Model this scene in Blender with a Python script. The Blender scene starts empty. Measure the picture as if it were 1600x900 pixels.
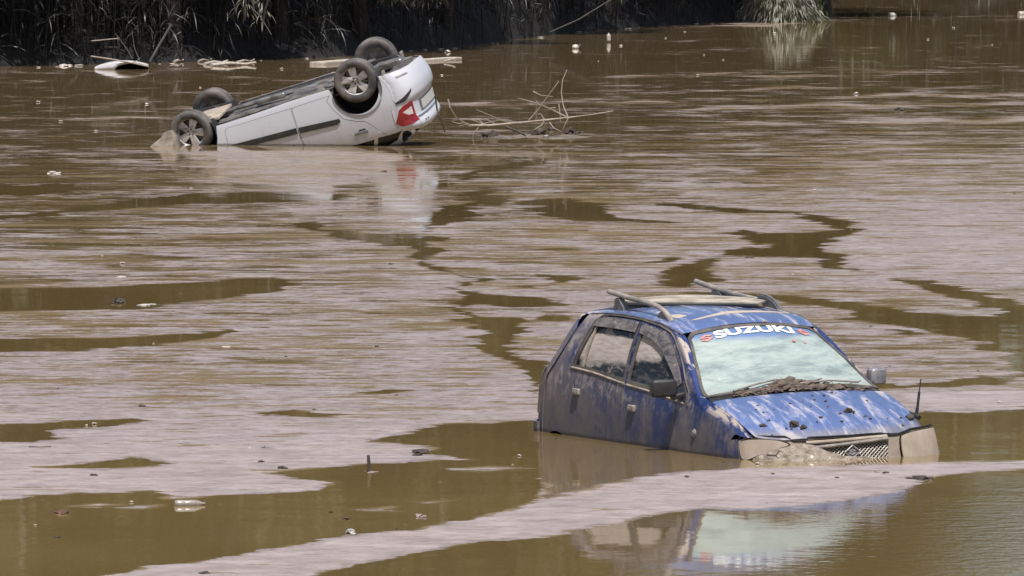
import bpy, bmesh, math, random
import numpy as np
from mathutils import Vector, Matrix, noise as mnoise
from mathutils.geometry import delaunay_2d_cdt
random.seed(7)
SC = bpy.context.scene
COL = SC.collection
# ------------------------------------------------------------------ camera, world, sun, exposure
CAM_H = 3.913; FPX = 12000.0; TH = math.atan(650/FPX)
cd = bpy.data.cameras.new('camera'); cam = bpy.data.objects.new('camera', cd); COL.objects.link(cam)
cam.location = (0, 0, CAM_H); cam.rotation_euler = (math.pi/2-TH, 0, 0)
cd.sensor_width = 36; cd.lens = FPX/1600*36; cd.clip_start = 1; cd.clip_end = 3000
SC.camera = cam
SUN = Vector((0.08, -0.42, 0.90)).normalized()
wd = bpy.data.worlds.new('World'); SC.world = wd; wd.use_nodes = True
wn = wd.node_tree; bg = wn.nodes['Background']
sky = wn.nodes.new('ShaderNodeTexSky'); sky.sky_type = 'NISHITA'; sky.sun_disc = False
sky.sun_elevation = math.asin(SUN.z); sky.sun_rotation = math.atan2(SUN.x, SUN.y)
sky.air_density = 1.0; sky.dust_density = 2.6; sky.ozone_density = 1.0
wn.links.new(sky.outputs[0], bg.inputs[0]); bg.inputs[1].default_value = 0.095
sd = bpy.data.lights.new('sun', 'SUN'); sd.energy = 4.9; sd.angle = math.radians(0.55); sd.color = (1, .972, .95)
so = bpy.data.objects.new('sun', sd); COL.objects.link(so); so.rotation_euler = SUN.to_track_quat('Z', 'Y').to_euler()
SC.view_settings.view_transform = 'Standard'; SC.view_settings.look = 'None'
SC.view_settings.exposure = 0.14; SC.view_settings.gamma = 1.0; SC.view_settings.use_curve_mapping = False

# ------------------------------------------------------------------ helpers
def gnd(u, v, z=0.0):
    """point at height z that lies behind photo pixel (u, v) (used once, to survey positions on the water)"""
    cu, cv = (u-800)/FPX, (450-v)/FPX
    dy = math.cos(TH)+cv*math.sin(TH); dz = -math.sin(TH)+cv*math.cos(TH)
    t = (z-CAM_H)/dz
    return Vector((cu*t, dy*t, z))
def atd(u, v, D):
    cu, cv = (u-800)/FPX, (450-v)/FPX
    dy = math.cos(TH)+cv*math.sin(TH); dz = -math.sin(TH)+cv*math.cos(TH)
    t = D/dy
    return Vector((cu*t, D, CAM_H+dz*t))
def tag(o, label=None, cat=None, group=None, kind=None):
    if label: o['label'] = label
    if cat: o['category'] = cat
    if group: o['group'] = group
    if kind: o['kind'] = kind
    return o
def empty(name, loc=(0, 0, 0), rot=(0, 0, 0)):
    o = bpy.data.objects.new(name, None); COL.objects.link(o); o.location = loc; o.rotation_euler = rot
    o.empty_display_size = .2
    return o
def mesh(name, verts, faces, mat, parent=None, smooth=True, sharp=35):
    me = bpy.data.meshes.new(name); me.from_pydata([tuple(v) for v in verts], [], faces); me.update()
    if smooth:
        me.polygons.foreach_set('use_smooth', [True]*len(me.polygons))
        if sharp: me.set_sharp_from_angle(angle=math.radians(sharp))
    o = bpy.data.objects.new(name, me); COL.objects.link(o)
    for m in (mat if isinstance(mat, (list, tuple)) else [mat]): me.materials.append(m)
    if parent: o.parent = parent
    return o
def bm_obj(name, bm, mat, parent=None, smooth=True, sharp=35):
    bmesh.ops.recalc_face_normals(bm, faces=bm.faces[:])
    me = bpy.data.meshes.new(name); bm.to_mesh(me); bm.free()
    if smooth:
        me.polygons.foreach_set('use_smooth', [True]*len(me.polygons))
        if sharp: me.set_sharp_from_angle(angle=math.radians(sharp))
    o = bpy.data.objects.new(name, me); COL.objects.link(o); me.materials.append(mat)
    if parent: o.parent = parent
    return o
def copy_tree(o, parent=None):
    c = o.copy(); COL.objects.link(c); c.parent = parent
    for ch in [q for q in bpy.data.objects if q.parent == o]: copy_tree(ch, c)
    return c
def tube(bm, pts, r, seg=8, r2=None, capend=True):
    pts = [Vector(p) for p in pts]; n = len(pts); rings = []
    up = Vector((0, 0, 1))
    prev = None
    for i, p in enumerate(pts):
        t = (pts[min(i+1, n-1)]-pts[max(i-1, 0)])
        if t.length < 1e-9: t = Vector((1, 0, 0))
        t.normalize()
        a = prev if prev is not None else (up if abs(t.z) < .9 else Vector((1, 0, 0)))
        s = t.cross(a)
        if s.length < 1e-5: s = t.cross(Vector((0, 1, 0)))
        s.normalize(); u = s.cross(t).normalized(); prev = u
        rad = r if not callable(r) else r(i/(n-1))
        if r2 is not None: rad = r+(r2-r)*i/(n-1)
        rings.append([bm.verts.new(p+(s*math.cos(2*math.pi*k/seg)+u*math.sin(2*math.pi*k/seg))*rad) for k in range(seg)])
    for a, b in zip(rings, rings[1:]):
        for k in range(seg):
            bm.faces.new((a[k], a[(k+1) % seg], b[(k+1) % seg], b[k]))
    if capend:
        bm.faces.new(rings[0]); bm.faces.new(rings[-1])
def box(bm, c, s, rot=None, bev=0.0):
    g = bmesh.ops.create_cube(bm, size=1.0); vs = g['verts']
    M = Matrix.Translation(c) @ (rot.to_4x4() if rot is not None else Matrix()) @ Matrix.Diagonal((s[0], s[1], s[2], 1))
    bmesh.ops.transform(bm, matrix=M, verts=vs)
    if bev > 0:
        es = list({e for v in vs for e in v.link_edges})
        bmesh.ops.bevel(bm, geom=es, offset=bev, segments=3, affect='EDGES', profile=.6)
def lathe(bm, prof, seg=48, axis='y', c=(0, 0, 0), close=False):
    """prof list of (radius, offset along axis)"""
    rings = []
    for r, a in prof:
        ring = []
        for k in range(seg):
            t = 2*math.pi*k/seg
            ring.append(bm.verts.new((c[0]+r*math.cos(t), c[1]+a, c[2]+r*math.sin(t))))
        rings.append(ring)
    pr = list(zip(rings, rings[1:]))
    if close: pr.append((rings[-1], rings[0]))
    for a, b in pr:
        for k in range(seg): bm.faces.new((a[k], a[(k+1) % seg], b[(k+1) % seg], b[k]))
    return rings
def blob(bm, c, s, sub=2, amp=.3, fr=2.0, seed=0):
    g = bmesh.ops.create_icosphere(bm, subdivisions=sub, radius=1.0)
    for v in g['verts']:
        n = v.co.normalized(); k = 1+amp*mnoise.noise(n*fr+Vector((seed*3.1, seed*1.7, seed)))*1.6
        v.co = Vector((c[0]+n.x*s[0]*k, c[1]+n.y*s[1]*k, c[2]+n.z*s[2]*k))

# ------------------------------------------------------------------ material helpers
class NT:
    def __init__(s, name):
        s.m = bpy.data.materials.new(name); s.m.use_nodes = True; s.t = s.m.node_tree
        s.b = s.t.nodes['Principled BSDF']; s.out = s.t.nodes['Material Output']
    def n(s, typ, **k):
        nd = s.t.nodes.new(typ)
        for a, b in k.items(): setattr(nd, a, b)
        return nd
    def set(s, sock, v):
        if hasattr(v, 'node') or isinstance(v, bpy.types.NodeSocket): s.t.links.new(v, sock)
        elif isinstance(v, (tuple, list)) and len(v) == 3 and sock.type == 'RGBA': sock.default_value = (*v, 1)
        else: sock.default_value = v
    def P(s, **k):
        nm = dict(base='Base Color', rough='Roughness', metal='Metallic', spec='Specular IOR Level', ior='IOR', coat='Coat Weight',
                  coatr='Coat Roughness', normal='Normal', alpha='Alpha', trans='Transmission Weight', sheen='Sheen Weight', emis='Emission Color', emstr='Emission Strength')
        for a, b in k.items(): s.set(s.b.inputs[nm[a]], b)
        return s
    def obj(s, sc=(1, 1, 1), loc=(0, 0, 0)):
        tc = s.n('ShaderNodeTexCoord'); mp = s.n('ShaderNodeMapping'); mp.inputs['Scale'].default_value = sc; mp.inputs['Location'].default_value = loc
        s.t.links.new(tc.outputs['Object'], mp.inputs['Vector']); return mp.outputs[0]
    def noise(s, vec, scale=5, detail=4, rough=.55, dist=0.0):
        nd = s.n('ShaderNodeTexNoise'); s.set(nd.inputs['Vector'], vec)
        nd.inputs['Scale'].default_value = scale; nd.inputs['Detail'].default_value = detail
        nd.inputs['Roughness'].default_value = rough; nd.inputs['Distortion'].default_value = dist
        return nd.outputs['Fac']
    def math(s, op, a, b=0.0, c=None, clamp=False):
        nd = s.n('ShaderNodeMath', operation=op); nd.use_clamp = clamp
        s.set(nd.inputs[0], a); s.set(nd.inputs[1], b)
        if c is not None: s.set(nd.inputs[2], c)
        return nd.outputs[0]
    def step(s, v, a, b, lo=0.0, hi=1.0, smooth=True):
        nd = s.n('ShaderNodeMapRange'); nd.interpolation_type = 'SMOOTHSTEP' if smooth else 'LINEAR'
        s.set(nd.inputs['Value'], v); nd.inputs['From Min'].default_value = a; nd.inputs['From Max'].default_value = b
        nd.inputs['To Min'].default_value = lo; nd.inputs['To Max'].default_value = hi
        return nd.outputs[0]
    def mix(s, f, a, b):
        nd = s.n('ShaderNodeMix', data_type='RGBA'); s.set(nd.inputs[0], f); s.set(nd.inputs[6], a); s.set(nd.inputs[7], b)
        return nd.outputs[2]
    def mixf(s, f, a, b):
        nd = s.n('ShaderNodeMix', data_type='FLOAT'); s.set(nd.inputs[0], f); s.set(nd.inputs[2], a); s.set(nd.inputs[3], b)
        return nd.outputs[0]
    def bump(s, h, strength=.3, dist=.01, normal=None):
        nd = s.n('ShaderNodeBump'); s.set(nd.inputs['Height'], h); nd.inputs['Strength'].default_value = strength
        nd.inputs['Distance'].default_value = dist
        if normal is not None: s.t.links.new(normal, nd.inputs['Normal'])
        return nd.outputs[0]
    def sep(s, vec):
        nd = s.n('ShaderNodeSeparateXYZ'); s.t.links.new(vec, nd.inputs[0]); return nd.outputs
def simple(name, col, rough=.6, metal=0.0, var=.25, scale=8.0, bump=0.0, dist=.01, col2=None, **k):
    N = NT(name); v = N.obj(); f = N.noise(v, scale, 5)
    c2 = col2 or tuple(c*(1-var) for c in col)
    N.P(base=N.mix(N.step(f, .3, .7), col, c2), rough=rough, metal=metal, **k)
    if bump: N.P(normal=N.bump(N.noise(v, scale*4, 4), bump, dist))
    return N.m
# ------------------------------------------------------------------ materials
MUD = (.185, .152, .130); MUD_DRY = (.46, .38, .29); MUD_DK = (.07, .052, .04)
def mat_paint(name, col, metal, cfg):
    """car paint under silt; cfg: amount, low (height where silt thickens), rear"""
    N = NT(name); v = N.obj(); x, y, z = N.sep(v)
    big = N.noise(v, 2.6, 4, .6); fine = N.noise(v, 22, 6, .65)
    streak = N.noise(N.obj((9, 9, 1.1)), 3.2, 5, .65)
    scr = N.noise(N.obj((2.0, 2.0, 26)), 3.0, 4, .6)
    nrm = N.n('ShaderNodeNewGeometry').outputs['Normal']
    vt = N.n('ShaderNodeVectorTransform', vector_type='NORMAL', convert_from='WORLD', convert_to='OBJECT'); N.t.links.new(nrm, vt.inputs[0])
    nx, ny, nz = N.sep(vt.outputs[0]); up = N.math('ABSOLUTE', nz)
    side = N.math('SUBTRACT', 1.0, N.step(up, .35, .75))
    # silt on the flanks: more to the rear and low down
    g = N.math('ADD', N.step(z, cfg['z0'], cfg['z1'], cfg['lo'], cfg['hi'], False), N.step(x, cfg['x0'], cfg['x1'], cfg['rear'], 0.0, False))
    s = N.math('ADD', N.math('MULTIPLY', big, cfg.get('big', 1.0)), N.math('MULTIPLY', streak, .65))
    s = N.math('ADD', s, N.math('MULTIPLY', fine, .35))
    s = N.math('ADD', s, g)
    ms = N.math('MULTIPLY', N.step(s, cfg.get('s0', .98), cfg.get('s1', 1.36)), side)
    # smears on the flat panels
    sm = N.noise(N.obj((1.6, 6.5, 1.6), (0, 0, .3)), 1.9, 7, .66, .35)
    mt = N.math('MULTIPLY', N.step(N.math('ADD', sm, N.math('MULTIPLY', fine, .16)), cfg['t0'], cfg['t0']+cfg.get('tw', .07)), N.math('SUBTRACT', 1.0, side))
    sheen_film = N.math('ADD', N.math('MULTIPLY', N.step(up, .3, 1.0), cfg['sheen_film']), N.math('MULTIPLY', N.step(scr, .35, .8), .10))  # upward faces paled: sky sheen painted in together with thin dust
    base = N.mix(sheen_film, col, cfg['sheen_film_col'])
    mud = N.mix(N.step(N.noise(v, 5, 5, .6), .35, .62), MUD, cfg.get('mud2', (.125, .112, .115)))
    base = N.mix(N.math('MULTIPLY', ms, cfg['mstr']), base, mud)
    base = N.mix(N.math('MULTIPLY', mt, cfg.get('tstr', .85)), base, MUD_DRY)
    if 'lip' in cfg: base = N.mix(N.math('MULTIPLY', N.step(N.math('ADD', z, N.math('MULTIPLY', fine, .03)), .742, .800, cfg['lip'], 0.0), 1.0), base, (.34, .31, .30))
    # dried pale scale flaking along the waist and roof edge
    fl = N.math('MULTIPLY', N.step(N.noise(N.obj((5, 5, 3)), 3.2, 8, .72), .52, .58), N.step(z, cfg['f0'], cfg['f1']))
    fl = N.math('MULTIPLY', fl, side)
    base = N.mix(N.math('MULTIPLY', fl, cfg['flake']), base, (.33, .29, .27))
    tot = N.math('ADD', ms, mt, clamp=True)
    wz = N.sep(N.n('ShaderNodeNewGeometry').outputs['Position'])[2]     # wet tide line where the river laps the metal
    wet = N.step(N.math('ADD', wz, N.math('MULTIPLY', N.math('SUBTRACT', big, .5), .05)), .012, .030, 1.0, 0.0)
    base = N.mix(N.math('MULTIPLY', wet, .7), base, (.045, .036, .030))
    N.P(base=base, metal=N.math('MULTIPLY', N.math('SUBTRACT', 1.0, tot), metal), rough=N.mixf(tot, cfg.get('rough', .34), .85),
        coat=N.math('MULTIPLY', N.math('SUBTRACT', 1.0, tot), cfg.get('coat', .35)), coatr=cfg.get('coatr', .18))
    N.P(normal=N.bump(N.math('ADD', N.math('MULTIPLY', tot, .6), N.math('MULTIPLY', fine, .5)), .35, .004))
    return N.m
M_BLUE_SHADE = mat_paint('blue_paint_shaded_side', (.007, .024, .125), .35, dict(big=1.9, s0=1.32, s1=1.84, z0=.60, z1=1.05, lo=.26, hi=.0, x0=.3, x1=1.3, rear=.50, t0=.60, sheen_film=.16, sheen_film_col=(.14, .18, .34), mstr=.88, f0=.72, f1=.92, flake=.65, rough=.42))  # same blue as roof and bonnet, darkened: side shade put into the colour
M_BLUE_LIT = mat_paint('blue_paint_lit_top', (.025, .085, .36), .5, dict(z0=.55, z1=1.35, lo=.0, hi=-.2, x0=.3, x1=1.4, rear=.1, t0=.555, tw=.22, tstr=.75, coat=1.0, coatr=.10, lip=.75, sheen_film=.62, sheen_film_col=(.25, .33, .55), mstr=.9, f0=.75, f1=1.0, flake=.2))  # same blue as the flanks, paler: sunlight and sky sheen put into the colour
M_WHITE = mat_paint('white_paint', (.50, .50, .53), .0, dict(z0=.3, z1=1.2, lo=-.08, hi=.12, x0=.3, x1=2.4, rear=-.04, t0=.60, sheen_film=.06, sheen_film_col=(.5, .48, .45), mstr=.45, mud2=(.36, .32, .29), f0=2, f1=3, flake=0))
M_RUB = simple('black_rubber', (.035, .034, .034), .65, col2=(.13, .11, .09), scale=6)
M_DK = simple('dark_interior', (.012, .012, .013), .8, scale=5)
M_BLKPL = simple('black_plastic', (.02, .02, .022), .42, col2=(.035, .033, .032), scale=14)
M_GREYPL = simple('dusty_plastic', (.16, .15, .145), .6, col2=(.30, .26, .21), scale=16, bump=.3, dist=.003)
M_MUDPALE = simple('pale_silt', (.40, .335, .265), .8, col2=(.28, .225, .175), scale=7, bump=.4, dist=.006)
M_MUDBRN = simple('wet_mud', (.16, .115, .085), .6, col2=(.06, .044, .034), scale=20, bump=.8, dist=.01)
M_CLOD = simple('dark_clod', (.028, .018, .012), .6, col2=(.075, .055, .04), scale=30, bump=.6, dist=.01)
M_LAMPMUD = (lambda N: N.P(base=N.mix(N.step(N.noise(N.obj((2, 2, 1.2)), 4, 5, .6), .35, .65), (.40, .325, .25), (.31, .25, .195)), rough=.6, coat=.25, coatr=.3).m)(NT('silted_lamp_glass'))
M_CHROME = simple('dull_chrome', (.62, .60, .58), .3, metal=.85, var=.2, scale=10)
M_BADGE = simple('badge_blue', (.05, .08, .16), .4, var=.3, scale=30)
def mat_bumpermud():
    N = NT('wet_silt_on_bumper'); v = N.obj(); a = N.noise(v, 16, 6, .7)
    N.P(base=N.mix(N.step(a, .35, .65), (.42, .35, .28), (.25, .20, .16)), rough=N.step(N.noise(v, 30, 3), .4, .6, .22, .6), coat=.5, coatr=.15,
        normal=N.bump(a, .9, .02)); return N.m
M_BMUD = mat_bumpermud()
def mat_windscreen():
    N = NT('dusty_windscreen'); v = N.obj(); x, y, z = N.sep(v)
    a = N.noise(N.obj((1.6, .9, 5)), 2.6, 7, .68, .3); b = N.noise(N.obj((8, 1.6, 8)), 6, 5, .7)
    f = N.math('ADD', N.math('MULTIPLY', a, .75), N.math('MULTIPLY', b, .25))
    c = N.mix(N.step(f, .36, .60), (.21, .26, .25), (.37, .425, .385))
    wsp = N.step(N.noise(v, 38, 4, .7), .62, .72)
    c = N.mix(N.math('MULTIPLY', wsp, .35), c, (.62, .66, .62))
    c = N.mix(N.step(N.math('ADD', z, N.math('MULTIPLY', b, .05)), 1.285, 1.335, 0, .75), c, (.05, .12, .34))
    low = N.math('SUBTRACT', 1.0, N.step(N.math('ADD', z, N.math('MULTIPLY', b, .10)), .985, 1.045))
    c = N.mix(N.math('MULTIPLY', low, .75), c, (.40, .40, .33))
    N.P(base=c, rough=.4, coat=.5, coatr=.12, alpha=N.step(f, .30, .5, .82, 1.0)); return N.m
M_WS = mat_windscreen()
def mat_sideglass(name, cfg):
    N = NT(name); v = N.obj(); x, y, z = N.sep(v)
    n1 = N.noise(N.obj((3, 3, 6)), 2.2, 7, .65, .6); n2 = N.noise(N.obj((3, 3, 22)), 3, 4, .6)
    zz = N.math('ADD', z, N.math('MULTIPLY', N.math('SUBTRACT', n1, .5), cfg['jag']))
    xx = N.math('ADD', x, N.math('MULTIPLY', N.math('SUBTRACT', n1, .5), .25))
    m = N.math('MULTIPLY', N.step(zz, cfg['a'], cfg['a']+cfg.get('w', .06)), N.math('SUBTRACT', 1.0, N.step(zz, cfg['b'], cfg['b']+.02)))
    if 'xr' in cfg: m = N.math('MULTIPLY', m, N.math('SUBTRACT', 1.0, N.step(xx, cfg['xr'], cfg['xr']+.06)))
    m = N.math('MAXIMUM', m, N.math('MULTIPLY', N.step(n2, .5, .8), .4))
    m = N.math('MAXIMUM', m, N.math('MULTIPLY', N.step(n1, .50, .58), cfg['bg']))
    c = N.mix(m, (.012, .012, .014), N.mix(N.step(n2, .3, .7), (.46, .395, .345), (.31, .26, .235)))
    N.P(base=c, rough=N.mixf(m, .08, .75), alpha=N.mixf(m, .80, 1.0)); return N.m
M_GLR = mat_sideglass('silted_rear_glass', dict(a=1.045, b=1.25, jag=.07, bg=.75))
M_GLF = mat_sideglass('silted_front_glass', dict(a=1.10, b=1.42, jag=.14, bg=.18, xr=1.86, w=.05))
def mat_deflector():
    N = NT('grimy_deflector'); v = N.obj((2, 2, 5)); a = N.noise(v, 5, 7, .68, .5)
    c = N.mix(N.step(a, .38, .55), (.06, .056, .06), (.17, .15, .145)); c = N.mix(N.step(a, .60, .64), c, (.48, .41, .33))
    N.P(base=c, rough=.7); return N.m
M_DEFL = mat_deflector()
M_TXTW = simple('white_lettering', (.78, .80, .78), .5, var=.12, scale=25)
M_TXTR = simple('faded_red_emblem', (.55, .14, .11), .5, col2=(.52, .33, .30), scale=20)
M_TYRE = simple('silted_tyre', (.035, .033, .034), .75, col2=(.16, .14, .125), scale=5, bump=.2, dist=.004)
M_TREAD = M_TYRE
M_RIM = simple('silver_wheel', (.64, .61, .61), .38, metal=.2, col2=(.46, .42, .39), scale=9)
M_RED = (lambda N: N.P(base=N.mix(N.step(N.noise(N.obj(), 14, 3), .3, .7), (.30, .005, .010), (.16, .004, .008)), rough=.16, coat=1.0).m)(NT('red_lamp'))
M_CLEAR = simple('clear_lamp', (.62, .58, .56), .15, var=.35, scale=30)
M_UNDER = simple('underbody', (.03, .028, .03), .55, col2=(.19, .165, .145), scale=6, bump=.4, dist=.01)
M_STEEL = simple('underbody_metal', (.34, .33, .32), .4, metal=.6, col2=(.14, .12, .10), scale=7)
M_PLATE = simple('number_plate_face', (.55, .54, .50), .5, var=.25, scale=25)
M_WOODP = simple('bleached_wood', (.52, .46, .39), .85, col2=(.32, .27, .22), scale=12, bump=.4, dist=.01)
M_WOODD = simple('wet_dark_wood', (.035, .028, .022), .7, col2=(.08, .06, .045), scale=10, bump=.4, dist=.01)
M_TWIG = simple('dry_twig', (.42, .36, .30), .85, col2=(.24, .19, .15), scale=5)
M_FOAM = simple('foam_and_plastic', (.60, .55, .50), .5, col2=(.36, .31, .26), scale=12)
M_PET = simple('clouded_bottle_plastic', (.30, .27, .23), .15, col2=(.52, .49, .45), scale=20)
M_LEAFD = simple('dead_leaf_brown', (.13, .055, .03), .7, col2=(.07, .035, .022), scale=20)
M_BARK = simple('bark', (.035, .029, .024), .9, col2=(.018, .015, .013), scale=8, bump=.6, dist=.02)
def mat_leaf(name, c1, c2, c3, scale=1.2, trans=.35):
    N = NT(name); geo = N.n('ShaderNodeNewGeometry'); v = N.obj()
    r = geo.outputs['Random Per Island']
    c = N.mix(r, c1, c2); c = N.mix(N.step(N.noise(v, scale, 3), .42, .62), c, c3)
    d = N.n('ShaderNodeBsdfTranslucent'); N.set(d.inputs['Color'], N.mix(.3, c, (c2[0]*1.5, c2[1]*1.7, c2[2]))); mx = N.n('ShaderNodeMixShader')
    N.P(base=c, rough=.45, spec=.5)
    mx.inputs[0].default_value = trans; N.t.links.new(N.b.outputs[0], mx.inputs[1]); N.t.links.new(d.outputs[0], mx.inputs[2])
    N.t.links.new(mx.outputs[0], N.out.inputs['Surface']); return N.m
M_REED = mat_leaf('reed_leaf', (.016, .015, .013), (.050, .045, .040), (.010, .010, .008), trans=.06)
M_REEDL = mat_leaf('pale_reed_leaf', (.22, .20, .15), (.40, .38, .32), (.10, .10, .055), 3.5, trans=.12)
M_TREE = mat_leaf('tree_leaf', (.070, .078, .024), (.12, .115, .036), (.045, .050, .018), .5)
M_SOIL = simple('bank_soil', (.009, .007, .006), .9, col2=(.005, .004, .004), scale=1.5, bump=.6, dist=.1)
# ------------------------------------------------------------------ the flooded river: water with a skin of floating silt
CLEAR = [
 [(632,378),(668,382),(706,392),(690,399),(640,404)], [(700,300),(760,296),(800,312),(790,322),(750,322)], [(1225,330),(1300,338),(1340,352),(1290,352),(1240,340)], [(820,500),(860,492),(905,494),(860,502)],
 [(0,782),(60,774),(130,771),(240,768),(255,780),(350,776),(420,770),(500,766),(522,755),(450,745),(420,738),(560,725),(620,722),(760,716),(830,718),(862,730),(850,765),(845,783),(780,800),(700,815),(640,828),(560,835),(470,850),(400,862),(340,872),(250,885),(140,902),(-60,930),(-80,782)],
 [(578,690),(600,683),(640,672),(680,663),(760,662),(843,655),(900,660),(1180,680),(1462,680),(1470,721),(1400,725),(1250,728),(1150,732),(1060,737),(1000,745),(930,762),(860,779),(850,745),(800,722),(730,718),(640,708),(690,700),(640,694)],
 [(1400,660),(1440,642),(1520,645),(1600,640),(1750,636),(1750,716),(1600,719),(1470,722),(1400,722)],
 [(420,915),(480,900),(560,880),(640,866),(700,852),(760,846),(860,838),(900,826),(1000,812),(1040,800),(1100,794),(1180,796),(1300,785),(1390,770),(1440,752),(1480,742),(1600,732),(1800,722),(1800,980),(400,980)],
 [(1385,435),(1450,438),(1500,448),(1560,462),(1600,478),(1700,485),(1700,585),(1600,590),(1560,600),(1480,605),(1385,607),(1450,597),(1520,590),(1575,570),(1560,550),(1520,545),(1540,535),(1500,528),(1440,520),(1420,512),(1370,505),(1310,500),(1330,487),(1290,478),(1230,474),(1120,464),(1060,458),(1100,455),(1240,462),(1300,468),(1400,482),(1480,492),(1555,494),(1540,480),(1480,465),(1440,450)],
 [(1365,515),(1410,513),(1435,521),(1400,525)],
 [(1135,365),(1160,357),(1200,365),(1290,362),(1300,355),(1295,343),(1320,345),(1345,352),(1325,370),(1290,385),(1310,400),(1350,425),(1300,420),(1270,403),(1150,402),(1112,400),(1150,385),(1178,375)],
 [(995,432),(1040,428),(1055,418),(1090,406),(1150,402),(1120,415),(1125,440),(1060,450),(1010,444),(1040,436)],
 [(985,414),(1040,404),(1100,399),(1060,410)],
 [(795,315),(860,307),(920,312),(985,340),(1080,348),(980,349),(900,345),(860,335)],
 [(1005,318),(1100,318),(1160,326),(1240,334),(1160,333),(1080,330)],
 [(452,350),(500,342),(525,334),(542,335),(495,347),(525,358),(570,365),(640,364),(658,345),(618,349),(660,338),(698,327),(720,311),(747,311),(766,331),(733,341),(689,353),(650,364),(690,371),(680,381),(640,384),(605,386),(570,377),(520,375),(525,365),(490,358)],
 [(637,400),(684,396),(653,409),(707,416),(735,430),(764,438),(733,451),(769,460),(849,464),(889,476),(822,482),(747,476),(724,482),(742,493),(809,496),(830,516),(796,538),(809,553),(862,567),(880,585),(849,600),(835,620),(818,602),(822,576),(773,556),(733,531),(742,518),(720,498),(704,482),(729,469),(713,451),(729,442),(724,427),(670,418),(644,411)],
 [(791,449),(862,442),(827,427),(880,431),(907,435),(849,450)],
 [(-60,452),(150,448),(300,440),(430,432),(462,440),(450,455),(330,468),(200,484),(-60,488)],
 [(-60,288),(110,287),(130,298),(60,306),(-60,306)],
 [(0,335),(120,325),(260,303),(380,299),(500,300),(570,308),(470,317),(300,320),(150,330),(0,345)],
 [(388,646),(460,640),(500,644),(552,647),(500,651),(420,650)],
 [(545,613),(600,607),(655,610),(600,616)],
 [(-60,662),(60,660),(200,654),(232,659),(170,668),(90,672),(100,685),(60,691),(-60,692)],
 [(55,729),(150,722),(200,715),(230,717),(270,726),(150,733)],
 [(-60,530),(150,528),(300,520),(420,508),(330,530),(150,548),(-60,552)],
 [(900,240),(820,262),(760,270),(700,292),(640,300),(720,270),(790,250)],
 [(1330,600),(1400,598),(1430,604),(1360,608)],
]
SCUM = [
 [(300,240),(350,236),(600,236),(622,244),(610,262),(560,285),(470,292),(400,286),(330,270)],
 [(150,785),(200,788),(150,792),(90,790)], [(700,732),(760,728),(830,731),(760,735)], [(180,793),(248,788),(210,796)],
 [(550,796),(610,793),(600,798)], [(645,784),(705,782),(680,786)],
 [(1520,583),(1590,580),(1600,586),(1540,588)], [(1160,383),(1185,381),(1180,386)],
 [(1485,610),(1560,607),(1700,612),(1700,634),(1560,638),(1500,640),(1440,640),(1395,612)],
]
def poly_sdf(px, py, poly, ky):
    P = np.array(poly, float); P[:, 1] *= ky; d = np.full(px.shape, 1e9); ins = np.zeros(px.shape, bool); n = len(P)
    for i in range(n):
        a, b = P[i], P[(i+1) % n]; e = b-a; wx, wy = px-a[0], py-a[1]
        t = np.clip((wx*e[0]+wy*e[1])/(e@e+1e-9), 0, 1)
        d = np.minimum(d, (wx-e[0]*t)**2+(wy-e[1]*t)**2)
        c = ((a[1] <= py) & (b[1] > py)) | ((b[1] <= py) & (a[1] > py))
        with np.errstate(divide='ignore', invalid='ignore'):
            xi = a[0]+(py-a[1])/(b[1]-a[1]+1e-12)*(b[0]-a[0])
        ins ^= c & (px < xi)
    return np.where(ins, -np.sqrt(d), np.sqrt(d))
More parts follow.
